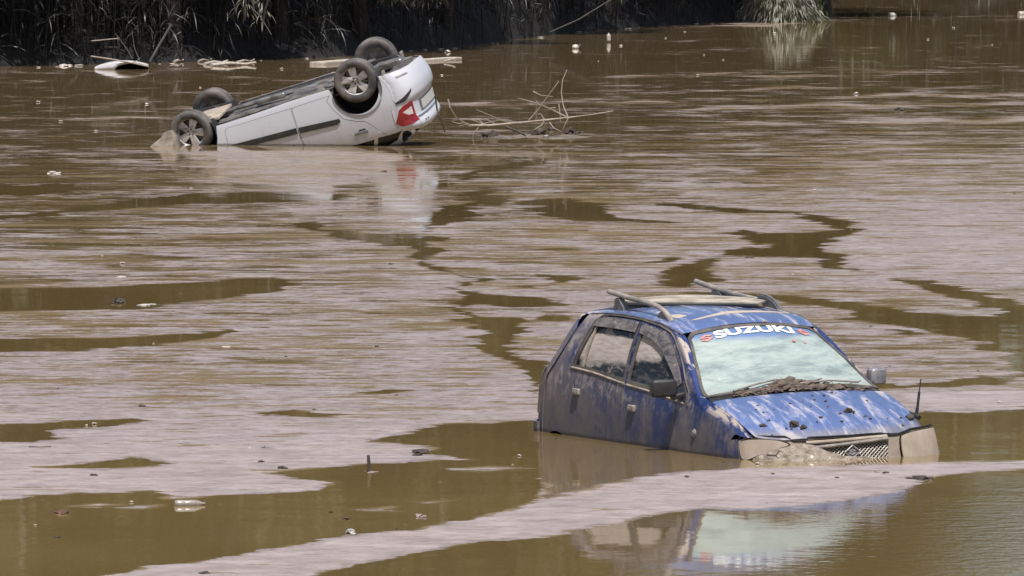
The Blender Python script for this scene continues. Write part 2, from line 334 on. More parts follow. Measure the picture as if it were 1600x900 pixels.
def build_water():
    us = np.concatenate([np.linspace(-9000, -260, 24)[:-1], np.linspace(-260, 1860, 560), np.linspace(1860, 10600, 24)[1:]])
    vs = np.concatenate([np.array([-165, -150, -130, -110, -90, -70, -50, -35, -20, -10]), np.linspace(0, 940, 800), np.linspace(960, 3000, 24)])
    U, V = np.meshgrid(us, vs)
    th = TH; cu = (U-800)/FPX; cv = (450-V)/FPX
    dy = math.cos(th)+cv*math.sin(th); dz = -math.sin(th)+cv*math.cos(th); t = -CAM_H/dz
    X, Y = cu*t, dy*t
    cov = np.interp(V, [-200, 30, 110, 150, 200, 240, 300, 360, 600, 700, 1000], [-.70, -.62, -.56, -.48, -.36, -.24, -.10, .01, .14, .42, .56])
    cov += np.clip((U-800)/600, 0, 1)*np.interp(V, [60, 150, 260, 400, 480], [0, .16, .22, .24, .0])
    cov -= np.clip((500-U)/500, 0, 1)*np.interp(V, [240, 320, 600], [.0, .14, .0])
    KY = 6.0
    def vnoise(px, py, seed):
        r = np.random.RandomState(seed).rand(512, 512); i = np.floor(px).astype(int); j = np.floor(py).astype(int); fx, fy = px-i, py-j
        fx = fx*fx*(3-2*fx); fy = fy*fy*(3-2*fy); g = lambda a, b: r[a % 512, b % 512]
        return (g(i, j)*(1-fx)+g(i+1, j)*fx)*(1-fy)+(g(i, j+1)*(1-fx)+g(i+1, j+1)*fx)*fy-.5
    amp = np.interp(V, [150, 300, 560, 640, 900], [50, 46, 34, 20, 22])
    per = np.interp(V, [200, 500, 900], [3.2, 4.0, 6.0]); VV = np.cumsum(1/per[:, 0]*np.gradient(vs))[:, None]+0*V
    UW = U+amp*(vnoise(U/120, VV, 1)+.7*vnoise(U/45, VV*1.9, 2)); VW = V+2.4*vnoise(U/38, VV*.5, 3)
    for pl, sg in [(p, 1) for p in CLEAR]+[(p, -1) for p in SCUM]:
        ys = [p[1] for p in pl]; xs = [p[0] for p in pl]
        r = (vs > min(ys)-25) & (vs < max(ys)+25); c = (us > min(xs)-160) & (us < max(xs)+160)
        ix = np.ix_(r, c)
        s = poly_sdf(UW[ix], VW[ix]*KY, pl, KY)/34.0
        if sg > 0:
            k = np.clip(.5-s*1.0, 0, 1); tgt = np.where(s < 0, np.maximum(s, -1.6), s)
            cov[ix] = np.where(s < .9, np.minimum(cov[ix], np.where(s < 0, np.maximum(s*1.35, -1.1), s*.95)), cov[ix])
        else:
            cap_ = .16 if max(ys) < 320 else 9
            cov[ix] = np.where(s < .6, np.maximum(cov[ix], np.minimum(-s*.8, cap_)), cov[ix])
    # straight thin windrows of silt far out
    for (u0, v0, u1, v1, w, a) in [(0,150,700,143,1.6,.55),(500,128,1600,112,1.5,.62),(1000,143,1600,133,1.3,.6),(0,124,420,121,1.2,.5),(900,120,1600,104,1.4,.5),(880,66,1600,52,1.1,.35),(1100,36,1600,22,1.5,.6),(1300,14,1600,7,1.2,.6),(0,128,600,124,1.2,.5),(640,160,1600,148,1.5,.6),(200,170,1100,160,1.6,.55),(0,185,330,182,1.8,.5),(1000,172,1600,160,2,.7),(1100,196,1600,186,2.4,.8),(1080,40,1340,33,1.6,.8),(1100,40,1700,26,3.2,.55),(900,84,1700,66,2.2,.4),(0,112,500,108,1.8,.4)]:
        vv = v0+(v1-v0)*(U-u0)/(u1-u0)+2.0*np.sin(U*.013+u0)+1.2*np.sin(U*.041+v0)
        ends = np.clip((U-u0+60)/160, 0, 1)*np.clip((u1+60-U)/160, 0, 1)
        if u1 >= 1600: ends = np.clip((U-u0+60)/160, 0, 1)
        if u0 <= 0: ends = np.clip((u1+60-U)/160, 0, 1)
        cov += a*.62*np.exp(-((V-vv)/(w*1.7))**2)*ends*(.75+.35*np.sin(U*.0085+v0*1.7)+.25*np.sin(U*.027+u0+v0))
    # wind ripples in the open water at the near right
    rip = np.clip((U-1150)/450, 0, 1)*np.clip((V-735)/90, 0, 1)
    verts = np.stack([X, Y, np.zeros_like(X)], -1).reshape(-1, 3)
    nr, nc = U.shape
    i = np.arange(nr-1)[:, None]*nc+np.arange(nc-1)[None]
    q = np.stack([i, i+nc, i+nc+1, i+1], -1).reshape(-1)
    me = bpy.data.meshes.new('river_water'); me.vertices.add(nr*nc); me.vertices.foreach_set('co', verts.reshape(-1).astype(np.float32))
    nf = (nr-1)*(nc-1); me.loops.add(nf*4); me.loops.foreach_set('vertex_index', q.astype(np.int32))
    me.polygons.add(nf); me.polygons.foreach_set('loop_start', np.arange(0, nf*4, 4, dtype=np.int32))
    me.update(); me.validate()
    for nm, arr in (('cover', cov), ('ripple', rip)):
        at = me.attributes.new(nm, 'FLOAT', 'POINT'); at.data.foreach_set('value', arr.reshape(-1).astype(np.float32))
    o = bpy.data.objects.new('river_water', me); COL.objects.link(o); tag(o, kind='structure')
    # material
    N = NT('silty_water')
    def attr(n):
        a = N.n('ShaderNodeAttribute'); a.attribute_name = n; return a.outputs['Fac']
    cover = attr('cover'); ripl = attr('ripple')
    p = N.obj((1, .8, 1))
    n1 = N.noise(N.obj((.55, .50, 1)), 1.3, 5, .60, .3)
    n2 = N.noise(N.obj((.55, .95, 1)), 4.0, 7, .72, .3)
    n3 = N.noise(N.obj((.35, .35, 1)), .5, 4, .6, .4)
    n4 = N.noise(N.obj((1, 1, 1)), 12, 4, .7)
    # where the skin is broken (far and middle water) fine noise rules; the near sheets stay whole
    brk = N.step(cover, .16, .48, 1.15, .27, False)
    f = N.math('ADD', N.math('MULTIPLY', N.math('SUBTRACT', n1, .5), 1.9), N.math('MULTIPLY', N.math('SUBTRACT', n2, .5), 1.5))
    f = N.math('ADD', f, N.math('MULTIPLY', N.math('SUBTRACT', n3, .5), .7))
    f = N.math('ADD', f, N.math('MULTIPLY', N.math('SUBTRACT', n4, .5), .5))
    n6 = N.noise(N.obj((.35, 1.3, 1), (1, 8, 0)), 3.2, 6, .72, .2)
    f = N.math('ADD', f, N.math('DIVIDE', N.math('MULTIPLY', N.math('SUBTRACT', n6, .5), 3.2), brk))
    hole = N.step(cover, -1.1, -.5, .25, 1.0, False)
    c = N.math('ADD', cover, N.math('MULTIPLY', N.math('MULTIPLY', f, brk), hole))
    m = N.step(N.math('DIVIDE', c, N.mixf(N.step(N.sep(N.obj())[1], 55, 75), 1.0, 2.4)), -.04, .09)
    n5 = N.noise(N.obj((.25, 1, 1), (4, 4, 0)), 1.6, 6, .7, .2)
    veil = N.math('MULTIPLY', N.step(N.math('ADD', cover, N.math('MULTIPLY', N.math('SUBTRACT', n5, .5), 2.2)), -.35, .25), N.step(cover, -.75, -.35, 0, .6, False))
    # clear water
    wv = N.noise(N.obj((1, .8, 1)), 1.1, 3, .5); wv2 = N.noise(N.obj((1, .9, 1)), 8, 3, .55)
    hb = N.math('ADD', N.math('MULTIPLY', wv, .35), N.math('MULTIPLY', wv2, N.math('ADD', N.math('MULTIPLY', ripl, .5), .022)))
    nb = N.bump(hb, .5, .016)
    cc = N.mix(N.step(n3, .3, .7), (.200, .138, .056), (.150, .102, .040))
    far = N.step(N.sep(N.obj())[1], 80, 125)
    cc = N.mix(N.math('MULTIPLY', far, .7), cc, (.185, .125, .058))
    cc = N.mix(veil, cc, (.33, .235, .135))
    N.P(base=cc, rough=N.mixf(veil, .03, .30), ior=1.33, normal=nb)
    # silt skin
    b2 = N.n('ShaderNodeBsdfPrincipled')
    s1 = N.noise(N.obj((1, 1, 1), (3, 1, 0)), 7, 6, .75); s2 = N.noise(N.obj((.8, .8, 1), (9, 4, 0)), 2.2, 6, .7); s3 = N.noise(N.obj((1, .8, 1)), 45, 3, .7)
    s5 = N.noise(N.obj((.75, 1.2, 1), (5, 2, 0)), 3.8, 8, .84, .25)
    s4 = N.noise(N.obj((.5, .5, 1), (2, 7, 0)), .6, 4, .6)
    sc = N.mix(N.step(s2, .32, .68), (.52, .425, .395), (.37, .295, .265))
    sc = N.mix(N.step(cover, .10, .46, .75, 0.0), sc, N.mix(N.step(s2, .32, .68), (.42, .345, .33), (.27, .215, .195)))
    sc = N.mix(N.step(s4, .35, .65, 0, .4), sc, (.42, .35, .365))
    sc = N.mix(N.math('MULTIPLY', N.step(s1, .34, .56, 1.0, 0.0), N.step(cover, .1, .55, .90, .25)), sc, (.15, .105, .062))
    sc = N.mix(N.math('MULTIPLY', far, .5), sc, (.26, .20, .145))
    sc = N.mix(N.step(s3, .68, .73, 0, .5), sc, (.66, .60, .57))
    sc = N.mix(N.step(s5, .38, .50, .48, 0.0), sc, (.17, .125, .095))
    sc = N.mix(N.step(s5, .56, .70, 0, .5), sc, (.72, .62, .59))
    N.set(b2.inputs['Base Color'], sc); b2.inputs['Roughness'].default_value = .34; b2.inputs['IOR'].default_value = 1.33
    hs = N.math('ADD', N.math('MULTIPLY', s1, .9), N.math('MULTIPLY', s2, 2.0)); hs = N.math('ADD', hs, N.math('MULTIPLY', s3, .12)); hs = N.math('ADD', hs, N.math('MULTIPLY', s5, 1.1))
    N.set(b2.inputs['Normal'], N.bump(hs, .8, .045))
    mx = N.n('ShaderNodeMixShader'); N.t.links.new(m, mx.inputs[0]); N.t.links.new(N.b.outputs[0], mx.inputs[1]); N.t.links.new(b2.outputs[0], mx.inputs[2])
    N.t.links.new(mx.outputs[0], N.out.inputs['Surface'])
    me.materials.append(N.m)
    return o
build_water()
# ------------------------------------------------------------------ car bodies: a lofted shell cut into panels
def pchip(pts):
    xs=[p[0] for p in pts]; ys=[p[1] for p in pts]; n=len(xs)
    h=[xs[i+1]-xs[i] for i in range(n-1)]; d=[(ys[i+1]-ys[i])/h[i] for i in range(n-1)]
    m=[0.0]*n; m[0]=d[0]; m[-1]=d[-1]
    for i in range(1,n-1):
        if d[i-1]*d[i]>0:
            w1=2*h[i]+h[i-1]; w2=h[i]+2*h[i-1]; m[i]=(w1+w2)/(w1/d[i-1]+w2/d[i])
    def f(x):
        if x<=xs[0]: return ys[0]+m[0]*(x-xs[0])
        if x>=xs[-1]: return ys[-1]+m[-1]*(x-xs[-1])
        i=0
        while x>xs[i+1]: i+=1
        t=(x-xs[i])/h[i]; a=t*t; b=a*t
        return (2*b-3*a+1)*ys[i]+(b-2*a+t)*h[i]*m[i]+(-2*b+3*a)*ys[i+1]+(b-a)*h[i]*m[i+1]
    return f
class Shell:
    """half body: section nodes 0 sill 1 low 2 widest 3 belt 4 mid window 5 gutter 6 edge 7 mid 8 centre"""
    def __init__(s, g, nose, tail):
        # g: dict of node -> (ypts, zpts)
        s.f={k:(pchip(v[0]),pchip(v[1])) for k,v in g.items()}
        s.nose=nose; s.tail=tail; s.cache={}
    def nodes(s,x):
        key=round(x,4)
        if key in s.cache: return s.cache[key]
        n={}
        for k in s.f: n[k]=(s.f[k][0](x),s.f[k][1](x))
        b,u=n[3],n[5]
        bulge=s.f4(x)
        n[4]=((b[0]+u[0])/2+bulge,(b[1]+u[1])/2+bulge*.4)
        e=n[6]; c=n[8]
        n[7]=(e[0]*.52, c[1]-(c[1]-e[1])*.27)
        n[9]=(-n[7][0],n[7][1])
        n[-1]=(n[0][0]-.06,n[0][1]-.08)
        s.cache[key]=n
        return n
    def P(s,x,t):
        n=s.nodes(x); t=max(0.,min(8.,t)); i=min(7,int(t)); f=t-i
        p=[n[i-1],n[i],n[i+1],n[i+2]]
        out=[]
        for c in (0,1):
            a,b,cc,d=[q[c] for q in p]
            m1=(cc-a)/2; m2=(d-b)/2
            # limit tangents so creases do not overshoot
            l=abs(cc-b)*1.6+.012
            m1=max(-l,min(l,m1)); m2=max(-l,min(l,m2))
            f2=f*f; f3=f2*f
            out.append((2*f3-3*f2+1)*b+(f3-2*f2+f)*m1+(-2*f3+3*f2)*cc+(f3-f2)*m2)
        return (x,out[0],out[1])
    def t_of_z(s,x,z,lo=0.,hi=5.6):
        for _ in range(26):
            m=(lo+hi)/2
            if s.P(x,m)[2]<z: lo=m
            else: hi=m
        return (lo+hi)/2
    def t_of_y(s,x,y,lo=4.6,hi=8.):
        y=abs(y)
        for _ in range(26):
            m=(lo+hi)/2
            if s.P(x,m)[1]>y: lo=m
            else: hi=m
        return (lo+hi)/2
    def side(s,x,z,sgn=-1):
        p=s.P(x,s.t_of_z(x,z)); return (p[0],sgn*p[1],p[2])
    def top(s,x,y):
        p=s.P(x,s.t_of_y(x,y)); return (p[0],math.copysign(p[1],y) if abs(y)>1e-4 else 0.,p[2])
def cap(fx,fy,R,p,front):
    X=fx if callable(fx) else pchip(fx); Y=fy if callable(fy) else pchip(fy)
    def f(phi,z):   # phi -90..90 deg
        a=math.radians(phi); s_=math.sin(a); c_=max(0.,math.cos(a))
        y=Y(z)*math.copysign(abs(s_)**(2/p),s_); d=R*(1-c_**(2/p))
        return (X(z)-d if front else X(z)+d, y, z)
    return f
# ---------------- blue car
def blue_shell():
    g={
    0:([(0,.69),(1.8,.70),(3.5,.66)],[(0,.20),(3.5,.20)]),
    1:([(0,.70),(.6,.735),(1.8,.735),(2.9,.735),(3.5,.68)],[(0,.44),(3.0,.42),(3.5,.36)]),
    2:([(0,.69),(.6,.735),(1.8,.738),(2.8,.738),(3.24,.715),(3.5,.66)],[(0,.74),(.7,.74),(2.4,.68),(3.0,.62),(3.24,.55),(3.5,.46)]),
    3:([(0,.665),(.35,.695),(.7,.712),(1.5,.715),(2.4,.713),(2.7,.722),(3.0,.712),(3.24,.69),(3.5,.62)],
       [(0,1.0),(.3,1.005),(.72,.995),(1.52,.933),(2.42,.869),(2.67,.845),(3.0,.76),(3.24,.655),(3.5,.54)]),
    5:([(0,.50),(.3,.535),(.6,.557),(1.2,.562),(1.7,.556),(1.94,.548),(2.45,.668),(2.59,.692),(2.67,.69),(3.24,.66),(3.5,.56)],
       [(0,1.20),(.3,1.27),(.5,1.325),(.7,1.368),(1.2,1.395),(1.7,1.375),(1.94,1.33),(2.45,.998),(2.59,.915),(2.67,.90),(3.0,.812),(3.24,.695),(3.5,.56)]),
    6:([(0,.43),(.3,.465),(.6,.49),(1.2,.50),(1.7,.50),(1.997,.494),(2.3,.578),(2.59,.656),(2.67,.652),(3.0,.645),(3.24,.628),(3.5,.5)],
       [(0,1.25),(.3,1.315),(.5,1.37),(.7,1.398),(1.2,1.42),(1.7,1.397),(1.92,1.352),(1.997,1.318),(2.3,1.13),(2.59,.945),(2.67,.932),(3.0,.838),(3.24,.722),(3.5,.585)]),
    8:([(0,0),(3.5,0)],[(0,1.30),(.3,1.36),(.5,1.40),(.7,1.43),(1.2,1.456),(1.7,1.437),(1.95,1.40),(2.07,1.352),(2.35,1.18),(2.65,.995),(2.70,.972),(2.8,.952),(3.1,.87),(3.3,.795),(3.43,.722),(3.5,.665)]),
    }
    S=Shell(g,None,None)
    S.f4=pchip([(0,.012),(.7,.02),(1.9,.012),(2.3,.0),(2.7,.004),(3.5,.004)])
    nx=[(.1,3.46),(.3,3.49),(.5,3.475),(.6,3.452),(.70,3.43),(.8,3.38)]; ny=[(.1,.66),(.5,.735),(.8,.72)]
    nr=cap(nx,ny,.46,2.15,True); nl=cap(nx,[(.1,.70),(.5,.775),(.8,.745)],.36,2.9,True)
    S.nose=lambda phi,z: nr(phi,z) if phi<0 else nl(phi,z)
    S.xt=pchip([(.1,.06),(.5,.045),(.8,.065),(.94,.10),(1.0,.175),(1.05,.225),(1.16,.31),(1.32,.40),(1.38,.46),(1.45,.55)])
    S.tail=cap(S.xt,lambda z:S.side(S.xt(z)+.25,min(z,1.34),1)[1],.25,3.2,False)
    return S

def inside(p, poly):
    x, y = p; r = False; n = len(poly)
    for i in range(n):
        a, b = poly[i], poly[(i+1) % n]
        if (a[1] <= y) != (b[1] <= y):
            if x < a[0]+(y-a[1])/(b[1]-a[1])*(b[0]-a[0]): r = not r
    return r
def chaikin(poly, it=1, k=.25):
    for _ in range(it):
        q = []
        for i in range(len(poly)):
            a, b = poly[i], poly[(i+1) % len(poly)]
            q.append((a[0]+(b[0]-a[0])*k, a[1]+(b[1]-a[1])*k)); q.append((a[0]+(b[0]-a[0])*(1-k), a[1]+(b[1]-a[1])*(1-k)))
        poly = q
    return poly
def resample(poly, st, closed=True):
    out = []; n = len(poly)
    for i in range(n if closed else n-1):
        a, b = poly[i], poly[(i+1) % n]; L = math.hypot(b[0]-a[0], b[1]-a[1]); k = max(1, int(math.ceil(L/st)))
        for j in range(k): out.append((a[0]+(b[0]-a[0])*j/k, a[1]+(b[1]-a[1])*j/k))
    if not closed: out.append(poly[-1])
    return out
def cdt(outer, holes, st):
    vs = []; es = []
    for lp in [outer]+list(holes):
        r = resample(lp, st); k = len(vs); vs += r; es += [(k+i, k+(i+1) % len(r)) for i in range(len(r))]
    nb = len(vs)
    x0, x1 = min(p[0] for p in outer), max(p[0] for p in outer); y0, y1 = min(p[1] for p in outer), max(p[1] for p in outer)
    bnd = np.array(vs)
    y = y0+st*.5; row = 0
    while y < y1:
        x = x0+st*(.5 if row % 2 else 1.0)
        while x < x1:
            if ((bnd[:, 0]-x)**2+(bnd[:, 1]-y)**2).min() > (st*.55)**2 and inside((x, y), outer) and not any(inside((x, y), h) for h in holes):
                vs.append((x, y))
            x += st
        y += st*.87; row += 1
    V, E, F, *_ = delaunay_2d_cdt([Vector(p) for p in vs], es, [], 0, 1e-6)
    fs = []
    for f in F:
        cx = sum(V[i].x for i in f)/3; cy = sum(V[i].y for i in f)/3
        if inside((cx, cy), outer) and not any(inside((cx, cy), h) for h in holes): fs.append(tuple(f))
    return [(p.x, p.y) for p in V], fs
KX = {'main': (1.0, .22), 'cap': (.0075, 1.0)}
class Maker:
    def __init__(s, shell, root): s.S = shell; s.root = root
    def main(s, a, b):      # a = x, b = T*.22
        T = b/.22
        if T <= 8: p = s.S.P(a, T); return (p[0], -p[1], p[2])
        p = s.S.P(a, 16-T); return (p[0], p[1], p[2])
    def nosef(s, a, b): return s.S.nose(a/.0075, b)
    def tailf(s, a, b): return s.S.tail(a/.0075, b)
    def sd(s, pts, left=False):
        """side outline given in (x, z) [or ('t', x, t)] -> shell domain"""
        o = []
        for p in pts:
            t = p[2] if p[0] == 't' else s.S.t_of_z(p[0], p[1]); x = p[1] if p[0] == 't' else p[0]
            o.append((x, (16-t if left else t)*.22))
        return o
    def tp(s, pts):
        o = []
        for p in pts:
            t = s.S.t_of_y(p[0], p[1]); o.append((p[0], (t if p[1] < 0 else 16-t)*.22))
        return o
    def cp(s, pts): return [(a*.0075, z) for a, z in pts]
    def patch(s, name, f, outer, mat, holes=(), off=0.0, thick=.010, st=.03, parent='root', sharp=40, lip=0.0):
        V, F = cdt(outer, holes, st)
        P = [Vector(f(a, b)) for a, b in V]
        used = sorted({i for t in F for i in t}); mp = {i: k for k, i in enumerate(used)}
        P = [P[i] for i in used]; F = [tuple(mp[i] for i in t) for t in F]; D = [V[i] for i in used]
        e = 1e-3; Nn = []
        C = Vector((1.7, 0, .55))
        for (a, b), p in zip(D, P):
            du = Vector(f(a+e, b))-Vector(f(a-e, b)); dv = Vector(f(a, b+e))-Vector(f(a, b-e)); n = du.cross(dv)
            if n.length < 1e-12: n = (p-C)
            n.normalize()
            ref = Vector((0, p.y, 0)) if f == s.main else Vector((p.x-1.7, 0, 0))
            if f == s.main: ref = Vector((0, p.y*1.5, max(p.z-.5, 0)))
            if n.dot(ref) < 0: n = -n
            Nn.append(n)
        bm = bmesh.new()
        A = [bm.verts.new(p+n*off) for p, n in zip(P, Nn)]
        cnt = {}
        for t in F:
            fa = bm.faces.new([A[i] for i in t])
            fa.normal_update()
            for i in range(3):
                k = tuple(sorted((t[i], t[(i+1) % 3]))); cnt[k] = cnt.get(k, 0)+1
        if thick:
            B = [bm.verts.new(p+n*(off-thick)) for p, n in zip(P, Nn)]
            for t in F: bm.faces.new([B[i] for i in reversed(t)])
            for (i, j), c in cnt.items():
                if c == 1: bm.faces.new((A[i], A[j], B[j], B[i]))
        pr = s.root if parent == 'root' else parent
        return bm_obj(name, bm, mat, pr, sharp=sharp)
    def strip(s, name, f, path, w, mat, off=.004, r=None, closed=True, parent='root', flat=.5):
        """rubber bead following a path on the shell"""
        pts = resample(path, .03, closed)
        P = [Vector(f(a, b)) for a, b in pts]
        if closed: P.append(P[0].copy()); P.append(P[1].copy())
        bm = bmesh.new(); tube(bm, P, w, 6, capend=not closed)
        return bm_obj(name, bm, mat, s.root if parent == 'root' else parent, sharp=60)
def ring(poly, d):
    """shrink (d>0) a polygon about its outline"""
    n = len(poly); A = sum(poly[i][0]*poly[(i+1) % n][1]-poly[(i+1) % n][0]*poly[i][1] for i in range(n)); sg = 1 if A > 0 else -1
    out = []
    for i in range(n):
        a, b, c = poly[i-1], poly[i], poly[(i+1) % n]
        def nrm(p, q):
            L = math.hypot(q[0]-p[0], q[1]-p[1]) or 1; return (-(q[1]-p[1])/L*sg, (q[0]-p[0])/L*sg)
        n1, n2 = nrm(a, b), nrm(b, c); m = (n1[0]+n2[0], n1[1]+n2[1]); L = math.hypot(*m) or 1; m = (m[0]/L, m[1]/L)
        k = d/max(.5, m[0]*n1[0]+m[1]*n1[1]); out.append((b[0]+m[0]*k, b[1]+m[1]*k))
    return out
# ------------------------------------------------------------------ the blue hatchback in the foreground
BPOS, BROT = (0.736, 54.24, -.511), tuple(math.radians(a) for a in (1.14, .81, -63.21))
def at_car(o): o.location = BPOS; o.rotation_euler = BROT; return o
def build_blue():
    S = blue_shell(); root = empty('hatchback_car', BPOS, BROT)
    tag(root, 'blue five door hatchback caked in silt, sunk almost to its door handles', 'car')
    K = Maker(S, root); t = lambda x, tt: ('t', x, tt)
    arch = [(.52+.285*math.cos(math.radians(a)), .27+.285*math.sin(math.radians(a))) for a in range(5, 171, 12)]
    body = [(S.xt(z)+.25, z) for z in (.42, .6, .8, .94, 1.0, 1.05, 1.1, 1.16, 1.22, 1.28, 1.32)]+[t(.70, 5.1), t(.9, 5.1), t(1.4, 5.1), t(1.9, 5.1), t(1.985, 5.3), t(2.0, 5.93), t(2.3, 5.93), t(2.585, 5.93), t(2.68, 5.62), t(3.0, 5.62), t(3.22, 5.62), t(3.17, 4.3), (3.03, .66), (3.0, .6), (3.0, .25)]+arch
    rd = [(.85, .26), (.80, .44), (.75, .50), (.668, .56), (.665, .74), (.672, .92), (.716, 1.0), (.77, 1.118), (.815, 1.24), (.862, 1.328), (.93, 1.366), (1.05, 1.378), (1.495, 1.376), (1.515, 1.3), (1.524, .93), (1.518, .5), (1.518, .26)]
    fd = [(1.532, .26), (1.532, .5), (1.538, .93), (1.528, 1.3), (1.508, 1.375), (1.75, 1.352), (1.905, 1.315), (2.04, 1.232), (2.21, 1.105), (2.385, .955), (2.42, .87), (2.425, .72), (2.432, .57), (2.43, .26)]
    rw = [(.765, 1.03), (.80, 1.13), (.85, 1.25), (.895, 1.33), (.97, 1.352), (1.475, 1.348), (1.485, 1.30), (1.492, .985), (1.2, 1.005)]
    fw = [(1.568, .98), (1.562, 1.30), (1.58, 1.338), (1.75, 1.318), (1.89, 1.28), (2.03, 1.19), (2.18, 1.075), (2.235, 1.02), (2.25, .93), (2.0, .95)]
    for left in (False, True):
        sd = lambda p: K.sd(p, left)
        dr, df = sd(rd), sd(fd); wr, wf = sd(rw), sd(fw)
        gp = .0035
        K.patch('body_side', K.main, sd(body), M_BLUE_SHADE, holes=[ring(dr, -gp), ring(df, -gp)], st=.035)
        d1 = K.patch('rear_door', K.main, dr, M_BLUE_SHADE, holes=[wr], st=.03); d2 = K.patch('front_door', K.main, df, M_BLUE_SHADE, holes=[wf], st=.03)
        K.patch('inner_sill', K.main, sd([(.86, .24), (.72, .56), (.72, .95), (1.5, .90), (2.4, .84), (3.02, .72), (3.02, .24)]), M_DK, off=-.03, st=.08)
        for d, w, gm in ((d1, wr, M_GLR), (d2, wf, M_GLF)):
            K.patch('window_seal', K.main, ring(w, -.022), M_RUB, holes=[ring(w, .006)], off=.0035, thick=.010, st=.025, parent=d)
            K.patch('window_glass', K.main, ring(w, -.004), gm, off=-.010, thick=.004, st=.04, parent=d)
        K.strip('window_divider', K.main, sd([(.885, 1.025), (.90, 1.18), (.915, 1.335)]), .011, M_GREYPL, closed=False, parent=d1)
        K.patch('wind_deflector', K.main, sd([(.865, 1.30), (.905, 1.352), (.97, 1.368), (1.492, 1.366), (1.496, 1.298), (1.2, 1.305)]), M_DEFL, off=.016, thick=.003, st=.03, parent=d1)
        K.patch('wind_deflector', K.main, sd([(1.55, 1.30), (1.545, 1.362), (1.75, 1.34), (1.90, 1.30), (2.04, 1.215), (2.19, 1.095), (2.285, 1.01), (2.245, .985), (2.13, 1.06), (2.0, 1.14), (1.88, 1.215), (1.73, 1.272)]), M_DEFL, off=.016, thick=.003, st=.03, parent=d2)
        K.patch('mirror_base', K.main, sd([(2.25, .925), (2.24, 1.035), (2.30, 1.01), (2.375, .94), (2.385, .90)]), M_BLKPL, off=.008, st=.03, parent=d2)
        K.strip('door_seal', K.main, sd([(.706, .995), (.76, 1.118), (.805, 1.24), (.85, 1.335), (.925, 1.376), (1.05, 1.388), (1.5, 1.386), (1.75, 1.362), (1.912, 1.325), (2.048, 1.242), (2.22, 1.115), (2.395, .965), (2.43, .87)]), .0085, M_RUB, closed=False)
        K.strip('belt_moulding', K.main, sd([(.72, 1.012), (1.1, .995), (1.515, .955)]), .009, M_MUDPALE, closed=False, parent=d1)
        K.strip('belt_moulding', K.main, sd([(1.545, .952), (2.0, .922), (2.37, .885)]), .009, M_MUDPALE, closed=False, parent=d2)
        sg = 1 if left else -1
        for d, hx, hz in ((d1, .835, .852), (d2, 1.665, .80)):
            p = S.side(hx, hz, sg); bm = bmesh.new(); box(bm, (p[0], p[1]+sg*.006, p[2]), (.092, .03, .046), bev=.012)
            box(bm, (p[0]-.012, p[1]+sg*.018, p[2]-.004), (.055, .012, .022), bev=.005)
            bm_obj('door_handle', bm, M_GREYPL, d)
        p = S.side(2.565, .70, sg); bm = bmesh.new(); lathe(bm, [(.0, .012), (.014, .012), (.020, .006), (.028, .006), (.03, -.004)], 20, c=p)
        if left is False:
            for v in bm.verts: v.co.y = p[1]-(v.co.y-p[1])
        bm_obj('side_indicator', bm, M_GREYPL, root)
        # mirror
        d = d2; bm = bmesh.new(); c = Vector((2.325, sg*(.842 if sg < 0 else .812), .992)); box(bm, c, (.085, .185 if sg < 0 else .135, .120), Matrix.Rotation(sg*math.radians(8), 3, 'Z'), bev=.034)
        box(bm, (2.335, sg*.735, .935), (.06, .10, .035), Matrix.Rotation(-sg*math.radians(12), 3, 'X'), bev=.012)
        m = bm_obj('wing_mirror', bm, M_BLKPL if not left else M_MIRL, d)
        bm = bmesh.new(); box(bm, c+Vector((-.046, 0, 0)), (.006, .15 if sg < 0 else .10, .09), Matrix.Rotation(sg*math.radians(8), 3, 'Z'), bev=.002); bm_obj('mirror_glass', bm, M_CHROME, m)
    # wheel wells
    for sg in (-1, 1):
        bm = bmesh.new(); lathe(bm, [(.275, sg*.72), (.275, sg*.50), (.02, sg*.49)], 32, c=(.52, 0, .27)); bm_obj('wheel_well', bm, M_DK, root)
    for sg in (-1, 1):
        for x in (.52, 2.88):
            bm = bmesh.new(); lathe(bm, [(.16, .07), (.25, .075), (.272, .05), (.275, 0), (.272, -.05), (.25, -.075), (.16, -.07)], 32, c=(x, sg*.64, .255), close=True)
            bm_obj('wheel', bm, M_TYRE, root)
    # roof, windscreen, bonnet
    def tt(l): return [(x, T*.22) for x, T in l]
    def sym(l): return tt([(x, T) for x, T in l]+[(x, 16-T) for x, T in reversed(l) if T < 7.99])
    K.patch('roof', K.main, tt([(.66, 5.18), (.585, 5.7), (.525, 6.3), (.48, 7), (.465, 8), (.48, 9), (.525, 9.7), (.585, 10.3), (.66, 10.82), (1.2, 10.8), (1.955, 10.8), (1.98, 10.1), (2.005, 9), (2.015, 8), (2.005, 7), (1.98, 5.9), (1.955, 5.2), (1.2, 5.2)]), M_BLUE_LIT, st=.04)
    for sgn in (0, 1):
        K.strip('roof_ditch', K.main, tt([(x, 16-5.17 if sgn else 5.17) for x in (.72, 1.0, 1.5, 1.9)]+[((2.0), (16-5.75) if sgn else 5.75)]), .007, M_RUB, closed=False)
    ws = tt([(2.60, 6.06), (2.632, 6.6), (2.65, 7.2), (2.66, 8), (2.65, 8.8), (2.632, 9.4), (2.60, 9.94), (2.3, 9.93), (2.06, 9.92), (2.025, 9.7), (2.045, 9), (2.062, 8), (2.045, 7), (2.025, 6.3), (2.06, 6.08), (2.3, 6.07)])
    W = K.patch('windscreen', K.main, ws, M_WS, off=-.002, thick=.005, st=.04)
    K.patch('windscreen_rubber', K.main, ring(ws, -.028), M_RUB, holes=[ring(ws, .006)], off=.005, thick=.012, st=.03)
